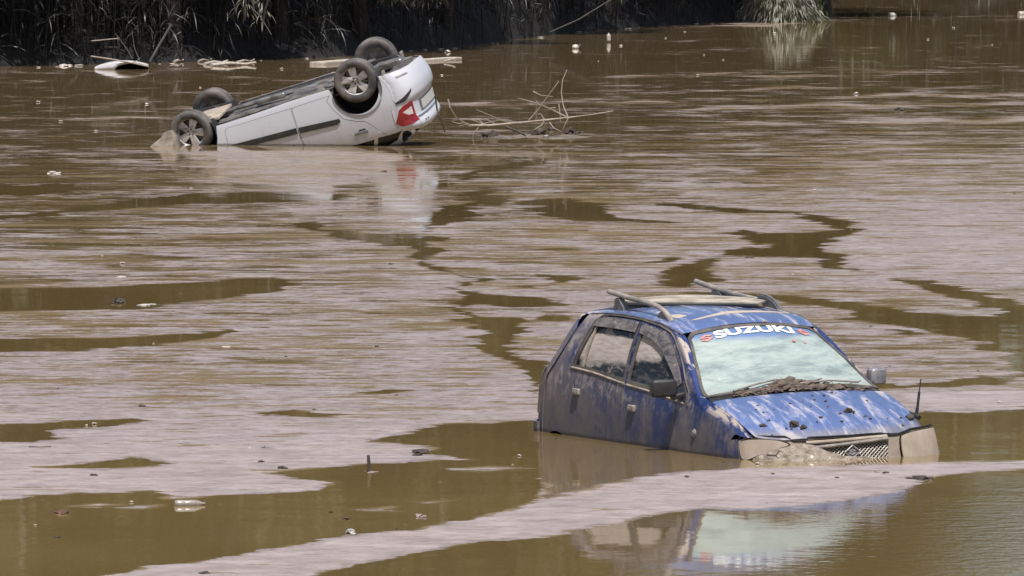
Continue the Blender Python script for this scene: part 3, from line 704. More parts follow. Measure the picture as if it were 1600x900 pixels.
    K.patch('cowl', K.main, tt([(2.62, 6.0), (2.65, 6.6), (2.68, 8), (2.65, 9.4), (2.62, 10.0), (2.685, 10.35), (2.73, 9.3), (2.765, 8), (2.73, 6.7), (2.685, 5.65)]), M_BLKPL, off=-.006, st=.04)
    hr = [(3.233, -.631), (3.30, -.55), (3.348, -.467), (3.392, -.33), (3.42, -.16), (3.43, 0)]; hr = hr+[(x, -y) for x, y in reversed(hr[:-1])]
    hd = K.tp(hr)+tt([(3.0, 10.33), (2.70, 10.33), (2.735, 9.3), (2.772, 8), (2.735, 6.7), (2.70, 5.67), (3.0, 5.67)])
    K.patch('bonnet', K.main, hd, M_BLUE_LIT, st=.035, thick=.018)
    # lettering and emblems on the windscreen
    cu = bpy.data.curves.new('lettering', 'FONT'); cu.body = 'SUZUKI'; cu.offset = .042; cu.size = 1.0; cu.space_character = 1.02
    to = bpy.data.objects.new('tmp', cu); COL.objects.link(to); bpy.context.view_layer.update()
    me = to.evaluated_get(bpy.context.evaluated_depsgraph_get()).to_mesh()
    vs = [v.co.copy() for v in me.vertices]; fs = [tuple(p.vertices) for p in me.polygons]
    bpy.data.objects.remove(to)
    bt = bmesh.new(); vv = [bt.verts.new(v) for v in vs]
    for f in fs:
        try: bt.faces.new([vv[i] for i in f])
        except ValueError: pass
    bmesh.ops.subdivide_edges(bt, edges=[e for e in bt.edges if e.calc_length() > .25], cuts=3)
    bmesh.ops.triangulate(bt, faces=bt.faces[:])
    x0, x1 = min(v.co.x for v in bt.verts), max(v.co.x for v in bt.verts); y0, y1 = min(v.co.y for v in bt.verts), max(v.co.y for v in bt.verts)
    def on_ws(x, y, h):
        p = Vector(S.top(x, y)); a = Vector(S.top(x-.005, y)); b = Vector(S.top(x, y+.005)); n = (a-p).cross(b-p); n.normalize()
        if n.z < 0: n = -n
        return p+n*h
    for v in bt.verts:
        u, h = (v.co.x-x0)/(x1-x0), (v.co.y-y0)/(y1-y0); v.co = on_ws(2.135-.078*h, -.322+.608*u, .004)
    bm_obj('windscreen_lettering', bt, M_TXTW, W, smooth=False)
    EM = [(0, 1), (1, .40), (.60, .13), (0, .50), (-.30, .32), (1, -.34), (0, -1), (-1, -.40), (-.60, -.13), (0, -.50), (.30, -.32), (-1, .34)]
    for cy in (-.383, .365):
        V, F = cdt(EM, [], .3); b = bmesh.new(); q = [b.verts.new(on_ws(2.096-.034*y, cy+.050*x, .004)) for x, y in V]
        for f in F: b.faces.new([q[i] for i in f])
        bm_obj('windscreen_emblem', b, M_TXTR, W, smooth=False)
    K.patch('dried_silt', K.main, K.tp([(1.84, -.37), (1.80, -.22), (1.72, 0), (1.715, .2), (1.73, .5), (1.775, .26), (1.80, 0), (1.85, -.3)]), M_SMEAR, off=.0025, thick=.002, st=.04)
    K.patch('dried_silt', K.main, K.tp([(1.42, .43), (1.42, .46), (1.72, .475), (1.73, .45)]), M_SMEAR, off=.0025, thick=.002, st=.04)
    K.patch('dried_silt', K.main, K.tp([(1.74, -.41), (1.72, -.33), (1.62, -.35), (1.60, -.42), (1.66, -.45)]), M_SMEAR, off=.003, thick=.002, st=.04)
    rr = random.Random(31)
    for k in range(0):      # dried run-off streaks fanning down the bonnet from the heap at its rear edge
        a = rr.uniform(-.95, 1.05)+.12; r0 = rr.uniform(.24, .48); L = rr.uniform(.10, .36); w = rr.uniform(.004, .010); n = 9; A_ = []; B_ = []
        for j in range(n+1):
            f = j/n; r = r0+L*f; x = 2.76+r*math.cos(a*.9); y = .05+r*math.sin(a)*1.0; ww = w*math.sin(math.pi*(.04+.94*f))**.7*(.6+.9*abs(mnoise.noise(Vector((k*3.7, f*5, 0)))))
            A_.append((x+ww*math.sin(a), y-ww*math.cos(a))); B_.append((x-ww*math.sin(a), y+ww*math.cos(a)))
        pl = A_+B_[::-1]
        if max(abs(p[1]) for p in pl) > .60 or max(p[0]+.9*p[1]**2 for p in pl) > 3.38: continue
        K.patch('dried_silt', K.main, K.tp(pl), M_SMEARB, off=.002, thick=.0015, st=.03)
    for (x, y, s, mm) in ((2.215, .232, .011, M_TXTR), (2.225, .222, .007, M_BADGE), (2.22, .312, .008, M_TXTR)):
        b = bmesh.new(); q = [b.verts.new(on_ws(x+s*i, y+s*1.3*j, .003)) for i, j in ((-1, -.6), (-.3, -1), (1, -.5), (.7, .8), (-.5, 1))]; b.faces.new(q)
        bm_obj('windscreen_sticker', b, mm, W, smooth=False)
    p = on_ws(2.030, .105, .008); b = bmesh.new(); blob(b, p, (.007, .011, .010), 2, .3, 2, 4); bm_obj('rust_spot', b, M_LEAFD, root)
    # wipers
    for (a, m_, b_) in (((2.655, -.48), (2.63, -.30), (2.595, -.12)), ((2.66, .02), (2.64, .25), (2.61, .50))):
        bm = bmesh.new(); tube(bm, [on_ws(a[0], a[1], .02), on_ws(m_[0], m_[1], .028), on_ws(b_[0], b_[1], .018)], .007, 6)
        bm_obj('wiper', bm, M_GREYPL, root)
    # front end
    def yz(y, z):
        Y = S_nY(z)*(1.05 if y > 0 else 1); return math.degrees(math.asin(min(1, (abs(y)/Y))**((2.9 if y > 0 else 2.15)/2)))*(1 if y > 0 else -1)
    S_nY = pchip([(.1, .66), (.5, .735), (.8, .72)])
    lr = chaikin([(-72.5, .62), (-72, .675), (-69, .700), (-62, .711), (-48, .711), (-39, .698), (-33, .664), (-45, .630), (-58, .585), (-64, .56), (-71, .56)], 2)
    ll = chaikin([(19.5, .46), (19.5, .690), (24, .705), (32, .718), (50, .724), (66, .722), (79, .704), (88, .64), (89, .46), (50, .45)], 2)
    gr = [(-25, .56), (-26, .698), (-12, .704), (9.5, .706), (13.6, .682), (12, .56)]
    fb = [(-74, .2), (-74, .60), (-73.5, .69), (-66, .715), (-60, .716), (-38, .714), (-33, .69), (-27, .688), (-25, .707), (0, .711), (10, .711), (13.6, .698), (19, .697), (31, .726), (60, .730), (80, .722), (90, .69), (90, .2)]
    K.strip('bonnet_gap_shade', K.nosef, K.cp([(-66, .722), (-58, .727), (-38, .724), (-33, .696), (-26, .694), (-24, .714), (0, .717), (10, .717), (13.6, .704), (19, .703), (31, .731), (50, .736), (66, .736)]), .0075, M_DK, closed=False)  # black strip standing in for the shade in the gap under the bonnet lip
    K.patch('front_bumper', K.nosef, K.cp(fb), M_NOSEMUD, holes=[K.cp(lr), K.cp(ll), K.cp(gr)], st=.03, off=-.004)
    K.patch('fender_corner', K.nosef, K.cp([(-90, .2), (-90, .655), (-84, .69), (-74.5, .700), (-74.5, .2)]), M_BLUE_SHADE, st=.03)
    K.patch('headlight', K.nosef, ring(K.cp(lr), .009), M_LAMPMUD, off=.014, st=.025)
    K.patch('headlight', K.nosef, ring(K.cp(ll), .006), M_LAMPMUD, off=.012, st=.03)
    K.patch('inner_nose', K.nosef, K.cp([(-88, .3), (-88, .60), (-60, .69), (0, .69), (60, .69), (88, .60), (88, .3)]), M_DK, off=-.045, st=.06)
    G = K.patch('grille', K.nosef, K.cp(gr), M_DK, off=-.03, st=.04)
    def npt(y, z, o=0.0):
        p = Vector(S.nose(yz(y, z), z)); return p+Vector((o, 0, 0))
    bm = bmesh.new()
    for k in range(9):
        pass
    bs = [npt(-.335+.6*k/10, .645+.037*k/10, .010) for k in range(11)]; tube(bm, bs, .0125, 8); bm_obj('grille_bar', bm, M_GREYPL, G)
    bm = bmesh.new(); tube(bm, [npt(-.335+.60*k/10, .680+.016*k/10, .002) for k in range(11)], .013, 8); bm_obj('grille_slat', bm, M_MUDPALE, G)
    bm = bmesh.new(); sp = .030
    def zt(y): return .640+.037*(y+.335)/.6-.004
    for sgn in (-1, 1):
        for k in range(-30, 31):
            seg = []
            for j in range(0, 26):
                z = .555+j*.005; y = -.03+k*sp+sgn*(z-.555)*1.25
                if -.335 < y < .268 and z < zt(y): seg.append(npt(y, z, -.008))
                elif seg: break
            if len(seg) > 1: tube(bm, seg, .0030, 4, capend=False)
    bm_obj('grille_mesh', bm, M_MESH, G)
    bm = bmesh.new()
    def prism(pl, c, sx, sz, d0, d1):
        V, F = cdt(pl, [], .5); f0 = [bm.verts.new(Vector((c.x+d1, c.y+x*sx, c.z+y*sz))) for x, y in V]; b0 = [bm.verts.new(Vector((c.x+d0, c.y+x*sx, c.z+y*sz))) for x, y in V]
        cnt = {}
        for f in F:
            bm.faces.new([f0[i] for i in f]); bm.faces.new([b0[i] for i in reversed(f)])
            for i in range(3):
                k = tuple(sorted((f[i], f[(i+1) % 3]))); cnt[k] = cnt.get(k, 0)+1
        for (i, j), n in cnt.items():
            if n == 1: bm.faces.new((f0[i], f0[j], b0[j], b0[i]))
    ce = npt(-.018, .609, .0)
    prism([(0, 1), (1, 0), (0, -1), (-1, 0)], ce, .056, .040, 0, .010); bad = bm_obj('grille_emblem', bm, M_BADGE, G, smooth=False)
    bm = bmesh.new(); prism(EM, ce, .030, .021, .010, .013)
    for a, b in (((0, 1), (1, 0)), ((1, 0), (0, -1)), ((0, -1), (-1, 0)), ((-1, 0), (0, 1))):
        tube(bm, [ce+Vector((.012, a[0]*.060, a[1]*.043)), ce+Vector((.012, b[0]*.060, b[1]*.043))], .005, 5)
    bm_obj('emblem_mark', bm, M_MESH, G, smooth=False)
    # tail
    K.patch('tailgate', K.tailf, K.cp([(-90, .2), (-90, 1.28), (-78, 1.325), (-60, 1.36), (0, 1.38), (60, 1.36), (78, 1.325), (90, 1.28), (90, .2)]), M_BLUE_SHADE, holes=[K.cp([(-68, 1.0), (-60, 1.29), (0, 1.32), (60, 1.29), (68, 1.0), (0, .98)])], st=.05)
    K.patch('rear_window', K.tailf, K.cp([(-69, .99), (-61, 1.30), (0, 1.33), (61, 1.30), (69, .99), (0, .97)]), M_GLR, off=-.006, thick=.004, st=.06)
    for s in (-1, 1):
        K.patch('tail_light', K.tailf, K.cp([(s*60, .66), (s*62, .99), (s*80, .985), (s*85, .9), (s*84, .66)]), M_TAILB, off=.008, st=.03)
    K.patch('rear_bumper', K.tailf, K.cp([(-88, .25), (-88, .60), (0, .60), (88, .60), (88, .25)]), M_BLUE_SHADE, off=.03, thick=.02, st=.05)
    # rails
    def yb(pts, y): return [(x, y+dy, z) for x, dy, z in pts]
    def rail(y, tubep, feet, hollow):
        bm = bmesh.new(); tube(bm, yb(tubep, y), .018, 10, capend=not hollow)
        if hollow:
            tube(bm, yb(tubep[-1:] and [tubep[-1], (tubep[-1][0]+.002, 0, tubep[-1][2])], y), .013, 10)
        r = bm_obj('roof_rail', bm, M_RAIL, root)
        for pl in feet:
            b = bmesh.new(); w = .022
            A = [b.verts.new((x, y-w, z)) for x, z in pl]; B = [b.verts.new((x, y+w, z)) for x, z in pl]; n = len(pl)
            b.faces.new(A); b.faces.new(B[::-1])
            for i in range(n): b.faces.new((A[i], A[(i+1) % n], B[(i+1) % n], B[i]))
            bmesh.ops.bevel(b, geom=b.edges[:], offset=.009, segments=2, affect='EDGES'); bm_obj('rail_foot', b, M_RAILF, r)
    rail(-.47, [(.83, 0, 1.537), (1.05, 0, 1.517), (1.3, 0, 1.502), (1.48, 0, 1.489), (1.58, 0, 1.474), (1.66, 0, 1.450), (1.72, 0, 1.418), (1.76, 0, 1.385)],
         [[(.93, 1.40), (.945, 1.50), (1.02, 1.505), (1.08, 1.455), (1.10, 1.40)], [(1.56, 1.39), (1.60, 1.445), (1.67, 1.447), (1.73, 1.425), (1.77, 1.395), (1.78, 1.375)]], False)
    rail(.47, [(.35, 0, 1.537), (.55, 0, 1.515), (.80, 0, 1.492), (1.05, 0, 1.476), (1.27, 0, 1.463)],
         [[(.58, 1.40), (.62, 1.50), (.72, 1.50), (.80, 1.455), (.82, 1.40)], [(1.40, 1.40), (1.27, 1.502), (1.34, 1.512), (1.43, 1.503), (1.53, 1.472), (1.60, 1.425), (1.61, 1.39)]], True)
    bm = bmesh.new(); tube(bm, [(3.10, .675, .775), (3.10, .69, .84)], .012, 8); tube(bm, [(3.10, .69, .84), (3.103, .703, .95)], .0095, 8); tube(bm, [(3.103, .703, .95), (3.105, .715, 1.035)], .005, 6)
    tube(bm, [(3.02, .655, .80), (3.10, .675, .79), (3.14, .68, .775)], .016, 8)
    bm_obj('antenna', bm, M_BLKPL, root)
    # cabin
    bm = bmesh.new(); box(bm, (1.6, 0, .30), (2.1, 1.2, .06)); box(bm, (2.42, 0, .80), (.30, 1.25, .22), bev=.05); bm_obj('dashboard', bm, M_DK, root)
    for sg in (-1, 1):
        for x in (1.62, .80):
            bm = bmesh.new(); box(bm, (x+.05, sg*.33, .52), (.5, .46, .16), bev=.05); box(bm, (x-.22, sg*.33, .80), (.13, .44, .58), Matrix.Rotation(math.radians(-14), 3, 'Y'), bev=.05)
            box(bm, (x-.30, sg*.33, 1.14), (.08, .26, .15), bev=.035); bm_obj('seat', bm, M_SEAT, root)
    bm = bmesh.new(); R = Matrix.Rotation(math.radians(65), 3, 'Y')
    tube(bm, [Vector((2.16, .33, .90))+R @ Vector((.18*math.cos(a), .18*math.sin(a), 0)) for a in [i*math.pi/12 for i in range(25)]], .013, 6); bm_obj('steering_wheel', bm, M_DK, root)
    return root, S, on_ws
M_NOSEMUD = simple('silted_bumper', (.30, .245, .19), .7, col2=(.20, .165, .13), scale=9, bump=.4, dist=.006)
M_SMEARB = simple('brown_silt_smear', (.27, .19, .135), .8, col2=(.36, .28, .21), scale=22)
M_SMEAR = simple('dried_silt_smear', (.46, .39, .32), .85, col2=(.36, .30, .25), scale=18)
M_MESH = simple('silted_mesh', (.42, .39, .35), .45, metal=.2, col2=(.24, .20, .16), scale=40)
M_MIRL = simple('blue_grey_mirror_shell', (.10, .11, .14), .35, col2=(.30, .28, .27), scale=9)
M_TAILB = simple('silted_tail_lamp', (.11, .07, .06), .6, col2=(.17, .14, .12), scale=9)
M_RAIL = simple('silted_rail', (.36, .31, .26), .75, col2=(.16, .145, .135), scale=9, bump=.4, dist=.004)
M_RAILF = simple('rail_foot_plastic', (.085, .085, .09), .55, col2=(.17, .16, .15), scale=14, bump=.3, dist=.003)
M_SEAT = simple('dark_seat_cloth', (.03, .03, .033), .9, col2=(.07, .06, .05), scale=7)
BLUE, BS, on_ws = build_blue()
# things lying on the blue car
def board():
    bm = bmesh.new(); pl = [(1.05, -.44), (1.58, .30), (1.45, .43), (1.05, .43), (.84, .30), (.74, .05), (.78, -.25), (.9, -.44)]
    V, F = cdt(pl, [], .07); zf = lambda x, y: 1.480-.012*y*y+.003*math.sin(x*9+y*5)-.02*max(0, x-1.2)
    A = [bm.verts.new((x, y, zf(x, y))) for x, y in V]; B = [bm.verts.new((x, y, zf(x, y)-.012)) for x, y in V]; c = {}
    for f in F:
        bm.faces.new([A[i] for i in f]); bm.faces.new([B[i] for i in reversed(f)])
        for i in range(3):
            k = tuple(sorted((f[i], f[(i+1) % 3]))); c[k] = c.get(k, 0)+1
    for (i, j), n in c.items():
        if n == 1: bm.faces.new((A[i], A[j], B[j], B[i]))
    o = at_car(bm_obj('roof_board', bm, M_BOARD))
    bm = bmesh.new(); tube(bm, [(x, y, zf(x, y)-.022) for x, y in resample([(.90, -.44), (1.05, -.44), (1.58, .30)], .06, closed=False)], .013, 8); bm_obj('board_gap_shade', bm, M_DK, o); tag(o, 'pale silt covered board lying between the two rails on the blue roof', 'board')  # dark tube stands in for the shaded gap under the front of the board
M_BOARD = simple('silted_board', (.44, .385, .315), .85, col2=(.20, .17, .135), scale=6, bump=.4, dist=.006)
board()
def mud_heap():
    bm = bmesh.new(); rr = random.Random(3)
    for k in range(140):
        y = rr.gauss(-.02, .2) if rr.random() < .75 else rr.uniform(-.5, .58); w = math.exp(-((y+.07)/.16)**2); w2 = math.exp(-((y-.22)/.12)**2)
        x = 2.665+rr.uniform(-.035, .07)-.05*w*rr.random(); h = .007+.015*w*rr.random()+.006*w2
        p = BS.top(x, y); s = rr.uniform(.009, .021)+.010*w
        blob(bm, (p[0], p[1], p[2]+h*.5), (s*rr.uniform(1, 1.8), s*rr.uniform(1.2, 2.6), h), 1, .5, 2.5, k)
    tube(bm, [(lambda p: (p[0], p[1], p[2]+.002))(BS.top(2.672+.012*math.sin(q*31), q)) for q in [-.48+.02*i for i in range(53)]], lambda f: .009+.003*math.sin(f*70), 6)
    for k in range(12):
        y = rr.uniform(-.35, .55); x = 2.67+rr.uniform(-.04, .10); p = BS.top(x, y); a = rr.uniform(-1, 1)
        tube(bm, [(p[0], p[1], p[2]+.02), (p[0]+.06*a*.4, p[1]+.05, p[2]+.035), (p[0]+.02, p[1]+.10*a, p[2]+.02)], .0028, 4)
    o = at_car(bm_obj('mud_heap', bm, M_MUDBRN)); tag(o, 'heap of dark wet mud and twigs along the wipers of the blue car', 'mud')
mud_heap()
def clods():
    rr = random.Random(5)
    big = [(3.164, -.54, .014, 'small dark clod sitting by the near left corner of the blue bonnet'), (3.256, -.346, .024, 'largest dark mud clod on the front of the blue bonnet'),
           (3.30, -.30, .016, 'dark clod at the very front lip of the bonnet, just right of the largest clod'), (3.164, .115, .020, 'double dark clod in the middle of the blue bonnet'),
           (3.156, .60, .022, 'dark clod with a twig on the bonnet beside the antenna')]
    for i, (x, y, s, lb) in enumerate(big):
        bm = bmesh.new(); p = BS.top(x, y)
        blob(bm, (p[0], p[1], p[2]+s*.5), (s*1.1, s*1.5, s*.9), 2, .5, 2, i)
        for k in range(5): blob(bm, (p[0]+rr.uniform(-1, 1)*s*1.6, p[1]+rr.uniform(-2, 2)*s, p[2]+s*.2), (s*.45, s*.6, s*.4), 1, .5, 2, k+i*7)
        tag(at_car(bm_obj('mud_clod', bm, M_CLOD)), lb, 'mud clod', 'mud clods on the bonnet')
    for i in range(34):
        x = rr.uniform(2.80, 3.30); y = rr.gauss(-.05, .25)
        if abs(y) > .58: continue
        s = rr.uniform(.004, .0105); p = BS.top(x, y); bm = bmesh.new(); blob(bm, (p[0], p[1], p[2]+s*.4), (s, s*1.5, s*.8), 1, .5, 2, i)
        tag(at_car(bm_obj('mud_crumb', bm, M_CLOD)), 'tiny dark crumb of mud sprinkled on the blue bonnet', 'mud crumb', 'mud crumbs sprinkled over the bonnet')
clods()
def bumper_mud():
    bm = bmesh.new(); V, F = cdt([(-66, .52), (-62, .585), (-54, .622), (-45, .648), (-36, .668), (-28, .676), (-23, .672), (-14, .640), (-6, .60), (4, .575), (6, .52)], [], 3.0) if False else cdt([(a*.0075, z) for a, z in [(-66, .50), (-62, .580), (-54, .615), (-45, .642), (-36, .664), (-28, .674), (-23, .668), (-16, .628), (-8, .592), (4, .570), (6, .50)]], [], .018)
    A = []
    cnt = {}
    for a, z in V:
        p = Vector(BS.nose(a/.0075, z)); n = mnoise.noise(Vector((a*60, z*40, 1)))*.012; A.append((p, n))
    T = [bm.verts.new(p+Vector((.030+n, 0, n*.5))) for p, n in A]; B = [bm.verts.new(p) for p, n in A]
    for f in F:
        bm.faces.new([T[i] for i in f])
        for i in range(3):
            k = tuple(sorted((f[i], f[(i+1) % 3]))); cnt[k] = cnt.get(k, 0)+1
    for (i, j), n in cnt.items():
        if n == 1: bm.faces.new((T[i], T[j], B[j], B[i]))
    tag(at_car(bm_obj('silt_crust', bm, M_BMUD)), 'glistening wet silt crust below the left headlight in the picture, on the blue car', 'mud')
bumper_mud()
# ------------------------------------------------------------------ the overturned white car
def white_shell():
    g = {
    0: ([(0,.66),(.5,.75),(1.2,.772),(3.0,.79),(3.8,.77),(4.3,.66)], [(0,.20),(1.2,.165),(3.0,.23),(4.3,.22)]),
    1: ([(0,.70),(.5,.79),(1.2,.805),(3.0,.82),(3.8,.80),(4.3,.70)], [(0,.38),(1.2,.32),(3.0,.36),(4.3,.38)]),
    2: ([(0,.72),(.4,.82),(1.2,.832),(3.0,.84),(3.7,.83),(4.3,.72)], [(0,.62),(1.0,.66),(3.0,.62),(4.3,.52)]),
    3: ([(0,.66),(.4,.79),(1.0,.80),(2.0,.79),(3.2,.79),(4.3,.66)], [(0,.86),(.35,.965),(.6,1.0),(1.2,1.0),(2.0,.96),(3.2,.90),(3.6,.82),(4.3,.58)]),
    5: ([(0,.50),(.35,.60),(.6,.61),(1.0,.60),(1.6,.60),(2.4,.59),(2.8,.62),(3.3,.72),(4.3,.6)], [(0,1.0),(.2,1.075),(.35,1.13),(.6,1.23),(1.0,1.34),(1.6,1.41),(2.4,1.40),(2.75,1.30),(3.3,.98),(3.6,.87),(4.3,.62)]),
    6: ([(0,.46),(.35,.55),(.6,.56),(1.0,.55),(1.6,.55),(2.4,.54),(2.8,.57),(3.3,.68),(4.3,.55)], [(0,1.02),(.2,1.095),(.35,1.155),(.6,1.255),(1.0,1.365),(1.6,1.435),(2.4,1.42),(2.75,1.33),(3.3,1.0),(3.6,.90),(4.3,.64)]),
    8: ([(0,0),(4.3,0)], [(0,1.06),(.15,1.10),(.35,1.18),(.6,1.28),(1.0,1.40),(1.6,1.475),(2.4,1.46),(2.75,1.38),(3.4,1.0),(3.6,.95),(4.1,.84),(4.3,.68)]),
    }
    S = Shell(g, None, None); S.f4 = pchip([(0,.01),(1,.02),(3,.01),(4.3,.0)])
    S.nose = cap([(.1,4.22),(.4,4.30),(.6,4.27),(.8,4.15)], [(.1,.72),(.5,.80),(.8,.78)], .5, 2.6, True)
    S.xt = pchip([(.08,.32),(.15,.26),(.22,.20),(.35,.13),(.50,.095),(.60,.10),(.66,.135),(.70,.155),(.90,.165),(.97,.14),(1.02,.12),(1.06,.12),(1.10,.16),(1.16,.27)])
    S.tail = cap(S.xt, lambda z: S.P(S.xt(z)+.38, S.t_of_z(S.xt(z)+.38, max(.2, min(z, 1.15))))[1], .38, 2.9, False)
    return S
WPOS, WROT = (-1.286, 110.211, 1.482), tuple(math.radians(a) for a in (169.48, 15.63, 167.15))
def alloy(bm, R, face):
    """ten paired spokes, hub and rim lip; wheel axis y, face = -1 or 1 is the outer side"""
    lathe(bm, [(R*.98, face*.045), (R*1.0, face*.055), (R*.955, face*.062), (R*.90, face*.045), (R*.89, -face*.06), (R*.93, -face*.075)], 40)
    for k in range(5):
        for d in (-.155, .155):
            a = 2*math.pi*k/5+d*1.15; a2 = 2*math.pi*k/5+d*1.9
            p = Vector((math.cos(a)*R*.20, face*.040, math.sin(a)*R*.20)); q = Vector((math.cos(a)*R*.92, face*.050, math.sin(a)*R*.92))
            m = (p+q)/2; L = (q-p).length; rot = Matrix.Rotation(-math.atan2(q.z-p.z, q.x-p.x), 3, 'Y')
            box(bm, m, (L, .022, .060), rot, bev=.007)
    lathe(bm, [(0, face*.052), (R*.12, face*.052), (R*.14, face*.046), (R*.33, face*.044), (R*.38, face*.02)], 24)
def build_white():
    S = white_shell(); root = empty('overturned_car', WPOS, WROT)
    tag(root, 'white saloon car lying upside down in the river with its four wheels in the air', 'car')
    K = Maker(S, root); t = lambda x, tt: ('t', x, tt)
    AX = ((.93, .44, .355), (3.46, .40, .35))
    def arc(cx, cz, r, a0, a1, n=12): return [(cx+r*math.cos(math.radians(a0+(a1-a0)*i/n)), cz+r*math.sin(math.radians(a0+(a1-a0)*i/n))) for i in range(n+1)]
    fa = arc(3.46, .33, .36, 165, 15, 12); ra = arc(.965, .30, .345, 18, 162, 12)
    body = [(S.xt(z)+.37, z) for z in (.20, .3, .4, .5, .6, .66, .7, .9, 1.0, 1.06)]+[t(.56, 4.6), t(.58, 5.6), t(.7, 5.6), t(1.6, 5.6), t(2.7, 5.7), t(3.2, 5.7), t(3.8, 5.6), (3.82, .6), (3.82, .30)]+fa[::-1][:0]+list(reversed(fa))+[(3.08, .25), (2.0, .20), (1.34, .185)]+ra+[(.61, .20)]
    rdo = [(1.36, .275), (1.42, .345), (1.35, .50), (1.24, .66), (1.08, .735), (.97, .765), (.90, .83), (.74, 1.02), (.72, 1.06), t(.80, 4.7), t(1.4, 4.85), t(1.93, 4.85), (1.915, .95), (1.93, .6), (1.935, .335), (1.925, .30)]
    fdo = [(1.945, .30), (1.955, .335), (1.95, .6), (1.935, .95), t(1.95, 4.85), t(2.5, 4.8), t(2.9, 4.3), (3.0, .93), (2.985, .6), (2.98, .36), (2.93, .32)]
    for left in (False, True):
        sd = lambda p: K.sd(p, left)
        dr, df = sd(rdo), sd(fdo)
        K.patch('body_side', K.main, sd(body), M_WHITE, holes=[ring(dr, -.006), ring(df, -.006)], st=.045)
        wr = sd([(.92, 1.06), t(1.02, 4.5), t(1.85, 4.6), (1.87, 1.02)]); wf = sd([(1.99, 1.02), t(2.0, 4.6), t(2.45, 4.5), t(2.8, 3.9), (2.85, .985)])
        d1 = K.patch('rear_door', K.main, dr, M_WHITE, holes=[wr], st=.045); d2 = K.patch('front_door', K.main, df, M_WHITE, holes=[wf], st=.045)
        for d, w in ((d1, wr), (d2, wf)): K.patch('window_glass', K.main, ring(w, -.006), M_GLW, off=-.008, thick=.004, st=.06, parent=d)
        K.patch('inner_panel', K.main, sd([(1.42, .24), (1.40, .70), (1.0, .80), (.6, .90), (.55, 1.2), (2.9, .95), (3.05, .85), (3.05, .27)]), M_DK, off=-.035, st=.09)
        K.patch('door_moulding', K.main, sd([(1.31, .625), (1.30, .665), (1.36, .700), (1.92, .675), (1.92, .590)]), M_BLKPL, off=.014, thick=.014, st=.03, parent=d1)
        K.patch('door_moulding', K.main, sd([(1.955, .585), (1.955, .67), (2.97, .645), (2.97, .565)]), M_BLKPL, off=.014, thick=.014, st=.03, parent=d2)
        sg = 1 if left else -1
        for d, hx, hz in ((d1, 1.06, .905), (d2, 2.12, .86)):
            p = S.side(hx, hz, sg); bm = bmesh.new(); box(bm, (p[0], p[1]+sg*.008, p[2]), (.20, .03, .045), bev=.013); bm_obj('door_handle', bm, M_DKG, d)
            bm = bmesh.new(); box(bm, (p[0]-.02, p[1]+sg*.006, p[2]-.03), (.10, .02, .03), bev=.008); bm_obj('handle_recess', bm, M_DK, d)
        K.patch('quarter_window', K.main, sd([(.50, 1.045), (.86, 1.05), t(.95, 4.45), t(.62, 4.35)]), M_GLW, off=.004, thick=.004, st=.05)
        # wheels
        for ax, (cx, cz, rr_) in enumerate(AX):
            bm = bmesh.new(); lathe(bm, [(rr_, sg*.845), (rr_*.97, sg*.50), (.05, sg*.48)], 40, c=(cx, 0, .31)); bmx = bm
            for v in list(bm.verts):
                if v.co.z < .17: v.co.z = .17+(v.co.z-.17)*.05
            bm_obj('wheel_well', bm, M_DK, root)
    for sg in (-1, 1):
        for ax, (cx, cy, cz, st_) in enumerate([(.915, .765, .165, 0), (3.455, .775, .235, 7)]):
            bm = bmesh.new(); R = .312
            pr = [(.205, .085), (.235, .098), (.275, .102), (.298, .092), (R, .070), (R+.002, .030), (R-.006, .026), (R-.006, .018), (R+.003, .014), (R+.003, -.014), (R-.006, -.018), (R-.006, -.026), (R+.002, -.030), (R, -.070), (.298, -.092), (.275, -.102), (.235, -.098), (.205, -.085)]
            lathe(bm, pr, 56, close=True)
            w = bm_obj('wheel', bm, M_TYRE, root, sharp=40); w.location = (cx, sg*cy, cz); w.rotation_euler = (0, math.radians(17+31*ax+70*(sg > 0)), math.radians(st_))
            bm = bmesh.new(); alloy(bm, .212, sg); bm_obj('rim', bm, M_RIM, w, sharp=40)
            bm = bmesh.new(); lathe(bm, [(.0, sg*.0), (.13, sg*.0), (.13, -sg*.03), (.19, -sg*.05), (.20, -sg*.085)], 32)
            for a in range(10): box(bm, (.155*math.cos(a*.628), sg*.008, .155*math.sin(a*.628)), (.03, .02, .02), bev=.004)
            bm_obj('brake_disc', bm, M_STEEL, w)
            for k in range(5):
                a = 2*math.pi*k/5+.3; b = bmesh.new(); lathe(b, [(0, sg*.056), (.010, sg*.056), (.012, sg*.048)], 8, c=(.045*math.cos(a), 0, .045*math.sin(a))); bm_obj('wheel_nut', b, M_DK, w)
    # tail
    b0 = [(-90, .20), (-90, .60), (-84, .66), (-60, .665), (-30, .64), (0, .635), (30, .64), (60, .665), (84, .66), (90, .60), (90, .31), (40, .27), (0, .22)]
    K.patch('rear_bumper', K.tailf, K.cp(b0), M_WHITE, st=.035, off=.006)
    for s in (-1, 1):
        K.patch('bumper_insert', K.tailf, K.cp([(s*52, .50), (s*54, .535), (s*72, .645), (s*86, .655), (s*88, .625), (s*74, .58)]), M_BLKPL, off=.012, st=.03)
        K.patch('tail_light', K.tailf, K.cp([(s*49, .675), (s*48, .97), (s*70, .99), (s*86, .985), (s*90, .95), (s*89.5, .90), (s*82, .75), (s*72, .70), (s*60, .68)]), M_RED, off=.010, st=.025, holes=[K.cp([(s*54, .745), (s*54, .86), (s*66, .85), (s*76, .79)])])
        K.patch('reversing_light', K.tailf, K.cp([(s*54, .745), (s*54, .86), (s*66, .85), (s*76, .79)]), M_CLEAR, off=.010, st=.03)
